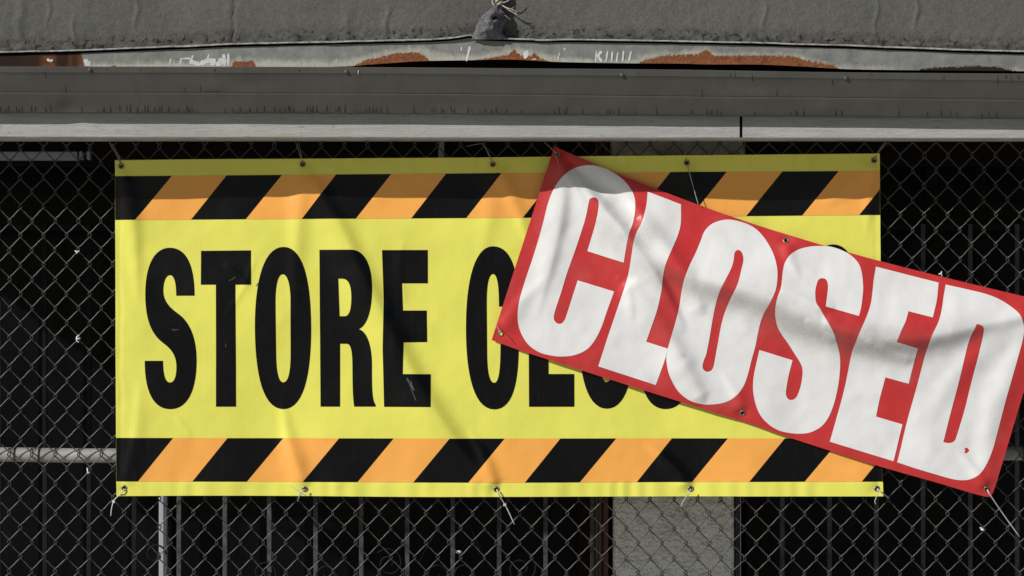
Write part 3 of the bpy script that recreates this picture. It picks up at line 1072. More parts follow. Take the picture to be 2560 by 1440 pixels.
def grommet(px, py, hfun, y0, parent, holemat, r=7.6):
    px_, py_ = np.array([float(px)]), np.array([float(py)])
    h = float(hfun(px_, py_)[0])
    hx = float((hfun(px_ + 14, py_) - hfun(px_ - 14, py_))[0] / 28); hy = float((hfun(px_, py_ + 14) - hfun(px_, py_ - 14))[0] / 28)
    c = np.array(at(px, py, y0)); c[1] = y0 - h / 1000 - 0.0012
    n = np.array([-hx, -1.0, hy]); n /= np.linalg.norm(n)
    a = np.cross(n, [0, 0, 1.0]); a /= np.linalg.norm(a); b = np.cross(n, a)
    mb_ = MB()
    NU, NV = 22, 8
    V = []
    for i in range(NU):
        an = 2 * math.pi * i / NU
        d = math.cos(an) * a + math.sin(an) * b
        for j in range(NV):
            bn = 2 * math.pi * j / NV
            V.append(c + d * (r * 0.74e-3 + r * .27e-3 * math.cos(bn)) + n * (r * .17e-3 * math.sin(bn)))
    F_ = [(i * NV + j, ((i + 1) % NU) * NV + j, ((i + 1) % NU) * NV + (j + 1) % NV, i * NV + (j + 1) % NV) for i in range(NU) for j in range(NV)]
    mb_.add(V, F_, 0)
    V = [c + (math.cos(2 * math.pi * i / NU) * a + math.sin(2 * math.pi * i / NU) * b) * r * .72e-3 - n * .0002 for i in range(NU)]
    mb_.add(V, [tuple(range(NU))], 1)
    return mb_.build('grommet', [M['brass'], holemat], parent, True)


for g_ in G_YEL:
    grommet(*g_, h_yellow, Y_YEL, yb_root, M['hole'])

# ---- red banner
rb_root = empty('vinyl_banner', at(1392, 386, Y_RED), 'tilted red vinyl banner reading CLOSED in big white letters, hanging over the yellow one', 'banner', 'banners tied to the fence')


def dirt_shade_red(px, py):  # grime smudges plus shade painted along the fold's lower flank
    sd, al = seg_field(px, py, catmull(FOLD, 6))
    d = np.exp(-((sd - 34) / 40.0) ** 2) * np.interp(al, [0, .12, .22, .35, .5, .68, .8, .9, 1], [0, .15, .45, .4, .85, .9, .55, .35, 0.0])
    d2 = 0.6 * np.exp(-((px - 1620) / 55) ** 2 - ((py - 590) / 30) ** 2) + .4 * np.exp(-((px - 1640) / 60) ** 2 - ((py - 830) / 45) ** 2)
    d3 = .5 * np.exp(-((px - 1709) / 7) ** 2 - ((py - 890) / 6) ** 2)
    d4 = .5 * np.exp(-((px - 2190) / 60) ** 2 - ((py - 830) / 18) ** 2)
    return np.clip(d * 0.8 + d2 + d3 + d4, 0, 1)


P, F = ruled(RT, RB, 420, 190)
sheet_object('sheet', P, F, None, [M['red']], h_red, Y_RED, 0.0, rb_root, {'dirt_shade': lambda a, b: dirt_shade_red(a, b) * 0.8})

ZS_ = 2.572
CW = path_pts(ZS_, 1200, 340, "690,740! 922,815! 950,650 985,550 998,450 985,370 930,290 850,230 770,197 690,188 600,210 520,275 470,350 435,440 400,580 350,750 290,930 255,1050 243,1130 245,1200 265,1270 310,1340 380,1390 460,1412 540,1418 620,1405 690,1370 740,1310 780,1230 815,1130 862,1000! 628,928! 560,1140 545,1182 525,1205 500,1206 480,1188 475,1160 490,1100 520,1010 560,880 610,740 650,620 680,520 700,420 715,402 735,397 755,410 762,440 755,500 735,590")
LW = path_pts(ZS_, 1200, 340, "1078,358! 1292,440! 1290,560 1270,640 1230,730 1195,810 1178,880 1165,990 1140,1110 1110,1200 1068,1323! 1205,1367! 1185,1446 1130,1601! 760,1481! 830,1266 900,1060 950,900 970,780 985,680 1010,610 1040,550 1068,450")
OW = path_pts(ZS_, 1200, 340, "1590,537 1500,560 1445,610 1415,680 1385,750 1340,840 1310,920 1295,1000 1280,1100 1255,1200 1225,1300 1205,1370 1197,1420 1202,1480 1220,1546 1270,1636 1340,1696 1420,1723 1500,1726 1580,1711 1640,1676 1690,1616 1720,1540 1748,1430 1770,1350 1785,1270 1800,1205 1820,1145 1857,1070 1892,990 1907,890 1897,800 1867,720 1817,640 1757,585 1680,552")
OWh = path_pts(ZS_, 1200, 340, "1655,734 1635,750 1628,790 1615,840 1580,910 1540,990 1515,1080 1495,1180 1475,1300 1455,1400 1440,1440 1430,1481 1440,1506 1460,1516 1485,1509 1500,1486 1510,1440 1530,1330 1550,1220 1575,1130 1610,1040 1650,950 1675,860 1690,800 1685,760 1672,740")
SW = path_pts(ZS_, 1860, 340, "515,1097! 728,1158! 745,1100 760,1010 762,950 755,880 735,820 690,770 630,735 560,712 490,707 420,712 350,730 295,765 260,815 245,870 235,940 225,990 205,1040 195,1090 193,1130 200,1180 215,1230 240,1275 280,1330 325,1400 360,1456 375,1496 375,1546 365,1606 345,1666 325,1691 300,1698 280,1686 270,1661 272,1626 285,1546 312,1442! 98,1376! 80,1456 62,1546 58,1626 70,1706 100,1786 150,1846 220,1891 300,1911 380,1914 440,1901 500,1866 545,1806 580,1716 605,1606 617,1496 615,1416 600,1356 570,1276 520,1186 480,1116 455,1076 450,1036 452,996 460,960 475,925 500,915 525,925 535,960 530,1010")
EW = path_pts(ZS_, 1860, 340, "848,840! 1250,943! 1245,990 1235,1060 1205,1167! 1050,1127! 1030,1190 1000,1250 970,1325! 1113,1367! 1057,1593! 908,1552! 875,1676 848,1804! 1018,1854! 962,2091! 553,1966! 600,1796 650,1606 690,1400 705,1340 725,1276 780,1156 808,1080 822,1006 832,926")
DW = path_pts(ZS_, 1860, 340, "1295,955! 1420,983 1550,1015 1640,1050 1710,1095 1760,1140 1785,1190 1796,1240 1793,1280 1780,1346 1740,1486 1690,1666 1640,1856 1600,2006 1560,2106 1520,2166 1470,2201 1420,2213 1350,2208 1250,2181 1100,2136 985,2098! 1010,1996 1050,1826 1100,1646 1150,1456 1180,1336 1200,1276 1240,1196 1265,1116 1280,1036")
DWh = path_pts(ZS_, 1860, 340, "1488,1209! 1515,1216 1532,1231 1535,1266 1520,1346 1470,1546 1420,1746 1370,1916 1355,1956 1335,1971 1310,1974 1280,1968! 1320,1806 1370,1616 1420,1406 1450,1296 1475,1240")
HT = path_pts(ZS_, 1860, 340, "1450,2023! 1436,2006 1424,2005 1418,2013 1424,2023! 1418,2031 1421,2039 1430,2040 1438,2034")
P, F = [], []
for pol in ([CW], [LW], [OW, OWh], [SW], [EW], [DW, DWh, HT]):
    v, f = fill(pol, 4.0)
    b = len(P)
    P += [tuple(q_) for q_ in v]
    F += [tuple(i + b for i in q_) for q_ in f]
sheet_object('lettering', P, F, None, [M['white']], h_red, Y_RED, 0.0006, rb_root, {'dirt_shade': dirt_shade_red})
for k, g_ in enumerate(G_RED):
    grommet(*g_, h_red, Y_RED, rb_root, M['yellow'] if k == 1 else M['hole'])


# ------------------------------------------------------------------ cable ties
GT = 'cable ties fixing the banners to the fence'


def cable_tie(label, strands, mat='tie', head=None):
    """strands: list of (list of (px,py,y_mm), radius_mm)"""
    mb_ = MB()
    for pts, r in strands:
        c = catmull([at(a, b, d / 1000.0) for a, b, d in pts], 6)
        rr = np.linspace(r, r * 0.7, len(c)) / 1000.0 * .85
        mb_.tube(c, rr, 6)
    if head:
        p = at(head[0], head[1], head[2] / 1000.0)
        mb_.box(p[0] - .0036, p[0] + .0036, p[1] - .003, p[1] + .003, p[2] - .0036, p[2] + .0036, 0, .0008)
    o_ = mb_.build('cable_tie', M[mat], None, True)
    tag(o_, label, 'cable tie', GT)
    return o_


YY = -40
cable_tie('thin clear tie through the upper left corner eyelet of the yellow banner', [([(303, 414, YY), (294, 392, -24), (277, 362, 0), (272, 352, 4)], 1.5), ([(304, 412, YY), (298, 392, -20), (288, 372, -4), (281, 360, 2)], 1.3)], 'tie_old')
cable_tie('thin clear tie rising from the second upper eyelet of the yellow banner', [([(757, 410, YY), (750, 388, -22), (740, 358, 0)], 1.5), ([(757, 408, YY), (753, 385, -18), (747, 360, 2)], 1.2)], 'tie_old')
cable_tie('thin clear tie with a loose tail at the middle upper eyelet of the yellow banner', [([(1232, 410, YY), (1222, 385, -22), (1206, 358, 0)], 1.5), ([(1230, 404, YY), (1214, 372, -20), (1206, 360, -8), (1190, 361, -8), (1166, 366, -6)], 1.1)], 'tie_old')
cable_tie('clear tie hanging straight down from the fourth upper eyelet of the yellow banner', [([(1717, 404, YY), (1714, 390, -26), (1706, 372, 0)], 1.5), ([(1718, 412, YY - 3), (1724, 434, YY - 10), (1735, 474, YY - 10), (1746, 512, YY - 12)], 1.6)], 'tie_old')
cable_tie('thin clear tie through the upper right corner eyelet of the yellow banner', [([(2185, 400, YY), (2192, 384, -24), (2206, 364, -4), (2216, 352, 2)], 1.6), ([(2187, 398, YY), (2200, 376, -18), (2216, 356, 2)], 1.2)], 'tie_old')
cable_tie('pale tie curling down from the lower left corner eyelet of the yellow banner', [([(311, 1222, YY), (303, 1234, -38), (289, 1246, -14), (283, 1256, -10), (279, 1272, -12), (277, 1290, -14)], 2.2)], 'tie', (284, 1254, -12))
cable_tie('pale knotted tie with whiskers at the second lower eyelet of the yellow banner', [([(762, 1223, YY), (752, 1233, -42), (746, 1246, -16), (744, 1253, -8)], 2.4), ([(752, 1232, -44), (738, 1222, -46), (727, 1215, -46)], 0.9), ([(752, 1233, -44), (768, 1235, -46), (778, 1239, -46)], 0.9)], 'tie', (750, 1236, -44))
cable_tie('long pale tie sticking down right from the middle lower eyelet of the yellow banner', [([(1242, 1224, YY), (1247, 1236, -44), (1266, 1268, -30), (1286, 1311, -26)], 2.3)], 'tie', (1262, 1262, -31))
cable_tie('short pale tie slanting down left from the fourth lower eyelet, over the pillar', [([(1727, 1222, YY), (1720, 1236, -42), (1710, 1250, -20), (1702, 1267, -12)], 2.0)], 'tie')
cable_tie('pale tie with a bent tail at the lower right corner eyelet of the yellow banner', [([(2193, 1222, YY), (2204, 1231, -42), (2222, 1245, -12)], 2.4), ([(2194, 1224, YY - 3), (2190, 1246, -44), (2187, 1252, -42), (2189, 1261, -40)], 1.5)], 'tie')
YR = -72
cable_tie('thin grey tie at the upper left corner of the tilted red banner', [([(1392, 386, YR), (1380, 373, -60), (1362, 356, -10), (1356, 350, 2)], 1.4), ([(1390, 392, YR - 2), (1394, 402, YR - 2), (1396, 408, YR)], 1.0)], 'tie_old')
cable_tie('fine tie at the lower left corner eyelet of the tilted red banner', [([(1252, 834, YR), (1246, 822, -66), (1240, 813, -50)], 1.2)], 'tie_old')
cable_tie('long white tie sticking out from the lower right corner of the tilted red banner', [([(2468, 1224, YR), (2476, 1238, -76), (2510, 1288, -50), (2549, 1342, -36)], 2.3)], 'tie')

# bits of cut tie caught on the wires
GS = 'cut white plastic scraps caught on the fence wires'


def scrap(label, px, py, strokes, r=1.8):
    mb_ = MB()
    for st in strokes:
        mb_.tube(catmull([at(px + a, py + b, -0.009 - c_ / 1000) for a, b, c_ in st], 4), r / 1000, 6)
    tag(mb_.build('plastic_scrap', M['scrap'], None, True), label, 'plastic scrap', GS)


scrap('tiny white plastic knot on the fence wires left of the banner stripes, upper left', 193, 628, [[(-5, -1, 0), (0, 2, 2), (5, -1, 0)], [(0, 0, 0), (-1, 6, 1)]])
scrap('white hooked plastic scrap on the fence left of the letter S', 195, 847, [[(3, -9, 0), (-3, -4, 2), (-3, 4, 2), (2, 9, 0)], [(-3, 0, 2), (6, -1, 0)]])
scrap('white upright plastic sliver on the fence just under the rail at left', 219, 1178, [[(-1, -8, 0), (0, 0, 2), (1, 6, 1)], [(0, 2, 1), (5, 4, 0)]])
scrap('pale plastic scrap standing at the upper edge of the red banner, right side', 2353, 684, [[(-6, 2, 0), (0, 0, 2), (2, 7, 0)], [(0, 0, 2), (1, -5, 0)]])
scrap('white plastic scrap on the fence under the right end of the red banner', 2456, 1322, [[(-6, -3, 0), (0, 0, 2), (4, 3, 0)], [(-4, 2, 0), (4, 4, 1)]])
mb_ = MB()
yy = YG - .004
c_ = at(1147, 1380, yy)
ringp = [(c_[0] + .008 * math.cos(a) - .002 * math.sin(a), c_[1], c_[2] + .0042 * math.sin(a) + .001 * math.cos(a)) for a in np.linspace(0, 2 * math.pi, 18, endpoint=False)]
mb_.add([(x, y_ - .004 * (0.5), z) for x, y_, z in ringp] + [(x, y_ + .004, z) for x, y_, z in ringp] + [(c_[0], c_[1] - .005, c_[2])],
        [(i, (i + 1) % 18, 18 + (i + 1) % 18, 18 + i) for i in range(18)] + [(36, (i + 1) % 18, i) for i in range(18)])
tag(mb_.build('plastic_tag', M['scrap'], None, True), 'small white oval plastic tag low on the iron grille behind the fence', 'tag')

# ------------------------------------------------------------------ eaves: soffit, fascia, gutter, flashing, stucco parapet
YF = -0.196
XL, XR = -700, 3260          # extents of the building front in photo units
zbl = lambda px: 343.5 + 2.8 * np.clip(px / 2560.0, -.3, 1.3)

q = MB()
q.add([at(XL, 340, YF + .03), at(XR, 343, YF + .03), (X(XR, 0) * 1.05, 2.2, ZS + .002), (X(XL, 0) * 1.05, 2.2, ZS + .002)], [(0, 1, 2, 3)])
q.v = [(x, y_ if y_ < 0 else .012, Z(344.6, YF) + .003 if y_ < 0 else ZS + .004) for x, y_, z_ in q.v]
q.box(X(XL, YF), X(XR, YF), YF + .10, .012, ZS + .03, ZS + .06)
o = q.build('soffit', M['soffit'])
tag(o, 'shaded grey soffit under the eave, above the fence top', 'soffit')


def fascia(pa, pb, label, group):
    n = max(4, int((pb - pa) / 12))
    xs = np.linspace(pa, pb, n)
    V, F = [], []
    for x in xs:
        dz = 0.9 * float(vnoise(x, 0, 40, 2)) + .5 * float(vnoise(x, 0, 13, 3))
        bt = float(zbl(x)) + dz
        tp = 262 + 12 * x / 2560
        for (py, yy_) in ((tp, YF + .028), (tp, YF), (bt - 2.5, YF), (bt - .6, YF + .0012), (bt, YF + .004), (bt, YF + .028)):
            V.append(at(x, py, yy_))
    m = 6
    for i in range(n - 1):
        for k in range(m):
            k2 = (k + 1) % m
            F.append((i * m + k, i * m + k2, (i + 1) * m + k2, (i + 1) * m + k))
    F.append(tuple(range(m))[::-1]); F.append(tuple((n - 1) * m + k for k in range(m)))
    o_ = new_mesh('fascia_board', V, F, M['fascia'])
    tag(o_, label, 'fascia board', group)
    return o_


fascia(XL, 1849.0, 'long pale painted fascia board under the gutter, left of the joint', 'fascia boards under the gutter')
fascia(1856.0, XR, 'shorter pale painted fascia board under the gutter, right of the joint', 'fascia boards under the gutter')
q = MB()
q.box(X(XL, YF), X(XR, YF), YF + .0285, YF + .06, Z(346, YF) + .006, Z(262, YF))
tag(q.build('backing_board', M['darkwood']), 'dark backing board showing through the joint between the two fascia boards', 'board')

# gutter
gut = empty('rain_gutter', at(1280, 230, YF), 'long taupe painted metal rain gutter with dark drip stains below the flashing', 'gutter')
g_lip = sinterp([(XL, 166), (0, 166), (850, 167.5), (1280, 170.5), (1700, 174), (2100, 180.5), (2560, 184), (XR, 188)])
g_lip2 = sinterp([(XL, 181), (0, 182), (850, 184), (1280, 188), (1700, 192), (2100, 197), (2560, 203), (XR, 207)])
g_mid = sinterp([(XL, 230), (0, 230.5), (850, 233), (1280, 236), (1700, 240.5), (2100, 244), (2560, 249), (XR, 254)])
g_bot = sinterp([(XL, 282), (0, 283), (850, 284), (1280, 287), (1700, 290), (2100, 293), (2560, 297), (XR, 302)])
g_prof = [(lambda x: g_lip(x) + 3, -.064), (lambda x: g_lip(x), -.068), (lambda x: g_lip(x) + 0.2, -.074), (lambda x: g_lip(x) + 1.6, -.076), (lambda x: g_lip2(x) - 1.0, -.073), (lambda x: g_lip2(x) + 1.0, -.071),
          (lambda x: g_mid(x) - 1.2, -.051), (lambda x: g_mid(x) - .4, -.050), (lambda x: g_mid(x) + .4, -.0495), (lambda x: g_mid(x) + 3.0, -.0530), (lambda x: g_mid(x) + 4.2, -.0525), (lambda x: g_bot(x) - 2.0, -.031), (lambda x: g_bot(x) - .4, -.029), (lambda x: g_bot(x), -.026), (lambda x: g_bot(x) + .4, -.001)]
xs = np.arange(XL, XR + 1, 14.0)
V, F = [], []
DENT = [(170, 272, 26, 5.0), (640, 205, 60, 3.0), (540, 215, 30, -2.5), (1900, 215, 90, 2.5), (2060, 270, 40, -2.0), (1100, 260, 70, 2.0)]


def gut_pt(x, py, pr_):
    d = 1.6 * float(vnoise(x, py, 230, 9)) + .7 * float(vnoise(x, py * 2, 60, 12))
    for (dx, dy, w, a) in DENT:
        d -= a * math.exp(-((x - dx) / w) ** 2 - ((py - dy) / 16.0) ** 2)
    return at(x, py, YF + pr_ - d / 1000.0)


# refine the profile so dents show
def prof_at(x):
    out = []
    L = [(float(f(x)), p) for f, p in g_prof]
    for i in range(len(L) - 1):
        n = 6 if abs(L[i + 1][0] - L[i][0]) > 20 else 1
        for k in range(n):
            u = k / n
            out.append((L[i][0] + (L[i + 1][0] - L[i][0]) * u, L[i][1] + (L[i + 1][1] - L[i][1]) * u))
    out.append(L[-1])
    return out


m = None
for x in xs:
    pf = prof_at(x)
    m = len(pf)
    for k, (py, pr_) in enumerate(pf):
        V.append(gut_pt(x, py, pr_) if k < m - 1 else at(x, py, YF + pr_))
for i in range(len(xs) - 1):
    for k in range(m - 1):
        F.append((i * m + k, i * m + k + 1, (i + 1) * m + k + 1, (i + 1) * m + k))
mbg = MB()
mbg.add(V, F, 0)


def gface(x, py):
    """protrusion of the gutter face at a height"""
    pf = prof_at(x)
    a = [p for p, d in pf][3:-2]; b = [d for p, d in pf][3:-2]
    return float(np.interp(py, a, b))


st = mbg


def drip(x, ya, yb_, w, mi=1):
    n = 5
    V_, F_ = [], []
    lean = random.uniform(-1.5, 3.5)
    for k in range(n + 1):
        u = k / n
        py = ya + (yb_ - ya) * u
        cx = x + lean * u + random.uniform(-.5, .5)
        ww = w * (0.35 + 0.65 * u) * random.uniform(.8, 1.2)
        for s_ in (-1, 1):
            p = gut_pt(cx + s_ * ww / 2, py, gface(cx, py))
            V_.append((p[0], p[1] - .0006, p[2]))
    for k in range(n):
        F_.append((2 * k, 2 * k + 1, 2 * k + 3, 2 * k + 2))
    F_ = [f[::-1] for f in F_]
    st.add(V_, F_, mi)


za = [8, 52, 72, 125, 150, 170, 240, 270, 340, 382, 610, 778, 825, 895, 950, 975, 1025, 1085, 1105, 1155, 1190, 1210, 1262, 1330, 1395, 1415, 1437, 1680, 1732, 1790, 1868, 1918, 1970, 2045, 2088, 2125, 2150, 2162, 2190, 2290, 2310, 2335, 2362, 2440, 2500, 2522]
zb = [5, 45, 195, 222, 248, 275, 312, 355, 552, 690, 708, 757, 775, 830, 858, 960, 985, 1090, 1130, 1168, 1245, 1355, 1595, 1635, 1672, 1695, 1812, 1985, 2010, 2035, 2080, 2200, 2358]
zc_ = [92, 205, 240, 280, 315, 555, 830, 860, 880, 925, 1170, 1210, 1635, 1845, 1950, 2015, 2060, 2255, 2305, 2360]
for zl, off in ((za, 0), (zb, 850), (zc_, 1700)):
    for zx in zl:
        x = off + zx / 2.977
        b_ = float(g_bot(x)) - 2.5
        drip(x - 2, b_ - random.uniform(10, 19), b_ - random.uniform(0, 3), random.uniform(3.0, 4.8))
for x, ya, yb_, w in [(112, 178, 196, 2.6), (163, 212, 230, 2.4), (461, 217, 232, 2), (501, 212, 230, 1.8), (612, 170, 178, 2), (538, 172, 178, 5), (266, 170, 176, 2), (351, 171, 178, 2), (747, 171, 180, 3), (1880, 184, 204, 3), (1827, 180, 193, 2.5), (1838, 180, 194, 2.5), (2080, 196, 212, 3), (2178, 183, 190, 4), (2360, 188, 200, 2), (2494, 190, 210, 3), (2515, 187, 196, 5), (2528, 188, 201, 3), (2546, 188, 197, 5), (1755, 223, 243, 2), (1942, 222, 240, 2), (1597, 180, 189, 2), (961, 187, 193, 2)]:
    drip(x, ya, yb_, w, 2 if w > 4.5 or x in (163,) else 1)
body = mbg.build('trough', [M['gutter'], M['stain'], M['stain_brown']], gut, True)
body.data.set_sharp_from_angle(angle=math.radians(28))
pm = MB()
pp = [gut_pt(897 + a, b, gface(897, b)) for a, b in ((0, 176), (-1.5, 181), (0, 188))]
pm.tube([(x, y_ - .001, z) for x, y_, z in pp], [.0011, .0013, .0011], 6, 0)
pm.build('paint_fleck', M['whitepaint'], gut, True)
for x, py in ((225, 174.5), (866, 179.5), (1555, 187.5), (2115, 195)):
    c_ = gut_pt(x, py, gface(x, py))
    mb_ = MB()
    NU = 14
    V_ = []
    for j, (rr, dd) in enumerate(((5.6, 0), (5.4, 1.6), (4.0, 3.0), (1.8, 3.7))):
        V_ += [(c_[0] + rr / 1000 * math.cos(2 * math.pi * i / NU), c_[1] - dd / 1000, c_[2] + rr / 1000 * math.sin(2 * math.pi * i / NU)) for i in range(NU)]
    F_ = [(j * NU + i, j * NU + (i + 1) % NU, (j + 1) * NU + (i + 1) % NU, (j + 1) * NU + i) for j in range(3) for i in range(NU)] + [tuple(3 * NU + i for i in range(NU))]
    mb_.add(V_, F_)
    mb_.build('rivet', M['gutter'], gut, True)

# black box behind gutter lip and flashing; its colour stands in for shade
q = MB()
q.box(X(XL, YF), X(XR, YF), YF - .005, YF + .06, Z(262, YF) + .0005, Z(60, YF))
tag(q.build('roof_edge_gap_shade', M['darkgap']), 'black box whose colour stands in for shade in the gap between the flashing and the gutter', 'gap shade')

# flashing strip with rust
YFL = YF - .050
s_edge = sinterp([(XL, 135), (0, 129), (300, 120.5), (460, 114), (583, 109), (850, 103), (1000, 99.5), (1100, 96), (1150, 91), (1176, 86.5), (1184, 91), (1210, 93.5), (1270, 96), (1335, 97.5), (1345, 99), (1450, 98), (1710, 102), (1850, 105), (2100, 112), (2300, 119), (2560, 127), (XR, 138)])
f_top = sinterp([(XL, 136), (0, 133), (300, 124), (583, 113), (850, 107), (1100, 99), (1180, 96), (1270, 98), (1450, 102), (1710, 106), (2100, 116), (2560, 131), (XR, 141)])
f_bot = sinterp([(XL, 169), (0, 168), (700, 168), (850, 166.5), (930, 161), (1050, 153), (1150, 151), (1280, 149), (1400, 155), (1560, 158), (1700, 159), (1770, 161), (1900, 161.5), (2000, 166), (2100, 172), (2200, 174.5), (2560, 178), (XR, 183)])
rust_p = interp([(XL, 60), (25, 60), (28, 60), (198, 60), (206, 22), (212, -9), (270, -6), (284, 5), (300, -4), (318, 3), (330, -8), (575, -9), (583, 16), (606, 15), (632, 17), (645, -6), (870, -9), (888, 3), (920, 13), (980, 22), (1030, 24), (1052, 20), (1068, 8), (1078, -6), (1170, -3), (1230, 6), (1270, 11), (1285, 26), (1300, 12), (1328, 9), (1336, 23), (1350, 7), (1380, -2), (1590, -5), (1610, 8), (1660, 20), (1745, 24), (1762, 38), (1770, 37), (1785, 22), (1850, 22), (1980, 25), (2010, 17), (2060, 12), (2088, 7), (2098, -3), (2180, -2), (2290, -4), (2310, 5), (2370, 9), (2375, 9), (2430, 12), (2500, 10), (2530, 3), (2560, -5), (XR, -8)])
halo_p = interp([(XL, -20), (200, -20), (225, 12), (420, 16), (560, 14), (600, 26), (660, 22), (850, 18), (890, 22), (980, 36), (1060, 36), (1090, 24), (1180, 12), (1285, 32), (1340, 28), (1400, 14), (1560, 8), (1620, 26), (1700, 32), (1765, 44), (1800, 30), (1900, 30), (1990, 30), (2090, 12), (2200, 8), (2300, -5), (2360, 10), (2560, 4), (XR, -10)])
dark_p = interp([(XL, 1), (40, 1), (95, .95), (112, .45), (134, .35), (142, .95), (168, .98), (176, .6), (186, .95), (198, .6), (214, .1), (580, .05), (2090, .05), (2250, .6), (2300, 1), (XR, 1)])


def flash_y(x, py):
    b = float(f_bot(x))
    u = (py - (float(s_edge(x)) + 8)) / (b - float(s_edge(x)) - 8)
    bl = 2.2 * float(vnoise(x, py, 120, 15)) + 1.0 * float(vnoise(x, py, 40, 16))
    return YFL - (bl + 1.5 * max(0, u - .82) / .18) / 1000


xs = np.arange(XL, XR + 1, 5.0)
NVF = 22
V, ru, ha, dk = [], [], [], []
for x in xs:
    a, b = float(s_edge(x)) + 8.0 + 1.2 * abs(x - 1250) / 1250, float(f_bot(x))
    for j in range(NVF):
        u = j / (NVF - 1)
        py = a + (b - a) * u
        V.append(at(x, py, flash_y(x, py)))
        hgt = b - py
        ru.append(hgt - float(rust_p(x))); ha.append(hgt - float(halo_p(x))); dk.append(float(dark_p(x)))
F = [(i * NVF + j, i * NVF + j + 1, (i + 1) * NVF + j + 1, (i + 1) * NVF + j) for i in range(len(xs) - 1) for j in range(NVF - 1)]
fl = empty('metal_flashing', at(1280, 130, YFL), 'galvanised metal flashing strip with orange rust patches and white paint smears', 'flashing')
# paint smears on it
pm = MB()


SM = [0.0]


def smear(pts, w):
    SM[0] += .00003
    c = catmull(pts, 5)
    V_, F_ = [], []
    for k, (x, py) in enumerate(c):
        t_ = np.asarray(c[min(k + 1, len(c) - 1)]) - np.asarray(c[max(k - 1, 0)])
        t_ = t_ / (np.linalg.norm(t_) + 1e-9)
        nx_, ny_ = -t_[1], t_[0]
        ww = w * random.uniform(.75, 1.2) * (0.55 if k in (0, len(c) - 1) else 1)
        for s_ in (-1, 1):
            qx, qy = x + s_ * nx_ * ww / 2, py + s_ * ny_ * ww / 2
            V_.append(at(qx, qy, flash_y(qx, qy) - .0003 - SM[0]))
    for k in range(len(c) - 1):
        F_.append((2 * k, 2 * k + 1, 2 * k + 3, 2 * k + 2))
    pm.add(V_, F_)


for pts, w in [([(213, 148), (216, 156), (220, 164)], 12), ([(224, 152), (222, 165)], 5), ([(427, 146), (424, 163)], 4), ([(452, 146), (451, 162)], 4), ([(452, 147), (476, 147), (474, 160)], 4), ([(482, 138), (477, 160)], 5), ([(476, 152), (500, 163)], 9), ([(500, 160), (520, 152), (540, 152)], 12), ([(522, 136), (516, 158)], 5), ([(535, 148), (530, 164)], 14), ([(548, 146), (556, 158)], 12), ([(559, 135), (562, 164)], 8), ([(571, 134), (570, 164)], 7), ([(566, 150), (540, 162)], 14),
               ([(1175, 116), (1171, 132), (1166, 153)], 6), ([(1154, 117), (1153, 127)], 4), ([(1318, 126), (1312, 146)], 12), ([(1399, 131), (1394, 150)], 3), ([(1412, 120), (1411, 126)], 4), ([(1491, 127), (1489, 155)], 4), ([(1504, 128), (1496, 140), (1505, 154)], 7), ([(1519, 128), (1515, 155)], 5), ([(1531, 129), (1529, 155)], 5), ([(1545, 130), (1541, 155)], 4.5), ([(1559, 127), (1556, 155)], 5), ([(1578, 127), (1572, 155)], 4.5), ([(1340, 147), (1330, 149)], 3), ([(118, 147), (124, 152), (132, 150)], 6)]:
    smear(pts, w)
fl_mesh = MB()
fl_mesh.add(V, F, 0)
nfl = len(V)
fl_mesh.add(pm.v, pm.f, 1)
o = fl_mesh.build('sheet_metal', [M['flash'], M['whitepaint']], fl, True)
for an, vals in (('rust', ru), ('halo', ha), ('darkrust', dk)):
    vals = list(vals) + [40.0] * len(pm.v)
    a_ = o.data.attributes.new(an, 'FLOAT', 'POINT'); a_.data.foreach_set('value', np.asarray(vals, np.float32))

# drip edge: thin metal lip above the flashing
xs = np.arange(XL, XR + 1, 6.0)
V, F = [], []
YST = YF - .046           # face of the stucco
for x in xs:
    e_ = float(s_edge(x))
    wv_ = .8 * float(vnoise(x, 0, 50, 18)) + .6 * float(vnoise(x, 0, 17, 19))
    th = 3.2 + .9 * float(vnoise(x, 1, 90, 22))
    pr_ = .0105 + .002 * float(vnoise(x, 3, 200, 23)) + .003 * math.exp(-((x - 1165) / 45) ** 2)
    for (dy, yy_) in ((-1.0, YST + .01), (-1.0, YFL - pr_ + .002), (wv_ * .4, YFL - pr_), (th - 1 + wv_ * .4, YFL - pr_), (th + .2, YFL - pr_ + .0015), (th + .2, YST + .01)):
        V.append(at(x, e_ + dy + wv_, yy_))
m = 6
for i in range(len(xs) - 1):
    for k in range(m - 1):
        F.append((i * m + k, i * m + k + 1, (i + 1) * m + k + 1, (i + 1) * m + k))
o = new_mesh('drip_edge', V, F, M['dripmetal'], fl)

# stucco parapet with real lumps near the bottom
xs = np.arange(XL, XR + 1, 4.5)
vrows = np.concatenate([np.linspace(0, 150, 46), [200, 300, 450, 700]])
GX, GH = np.meshgrid(xs, vrows)
E_ = s_edge(GX)
GP = E_ + 0.5 - GH
lump = np.exp(-np.maximum(GH, 0) / 22.0)
dsp = 1.3 * fbm(GX, GP, 60, 4, 51) + 0.8 * fbm(GX, GP * .7, 16, 3, 55)
dsp = dsp + lump * (5.5 * fbm(GX, GP * 1.6, 22, 3, 61) - 2.0)
runs = [(50, 60, 10, 75), (185, 75, 5, 45), (340, 20, 4, 60), (120, 20, 3, 60), (968, 55, 5, 45), (870, 70, 12, 40), (2190, 50, 4, 70), (1910, 40, 4, 50), (2290, 30, 4, 60), (1255, 60, 4, 40)]
for (rx, ry, rw, rh) in runs:
    cx_ = rx + 5 * np.sin(GP / 14.0)
    dsp = dsp + 3.0 * np.exp(-((GX - cx_) / rw) ** 2 - ((GP - ry) / rh) ** 2)
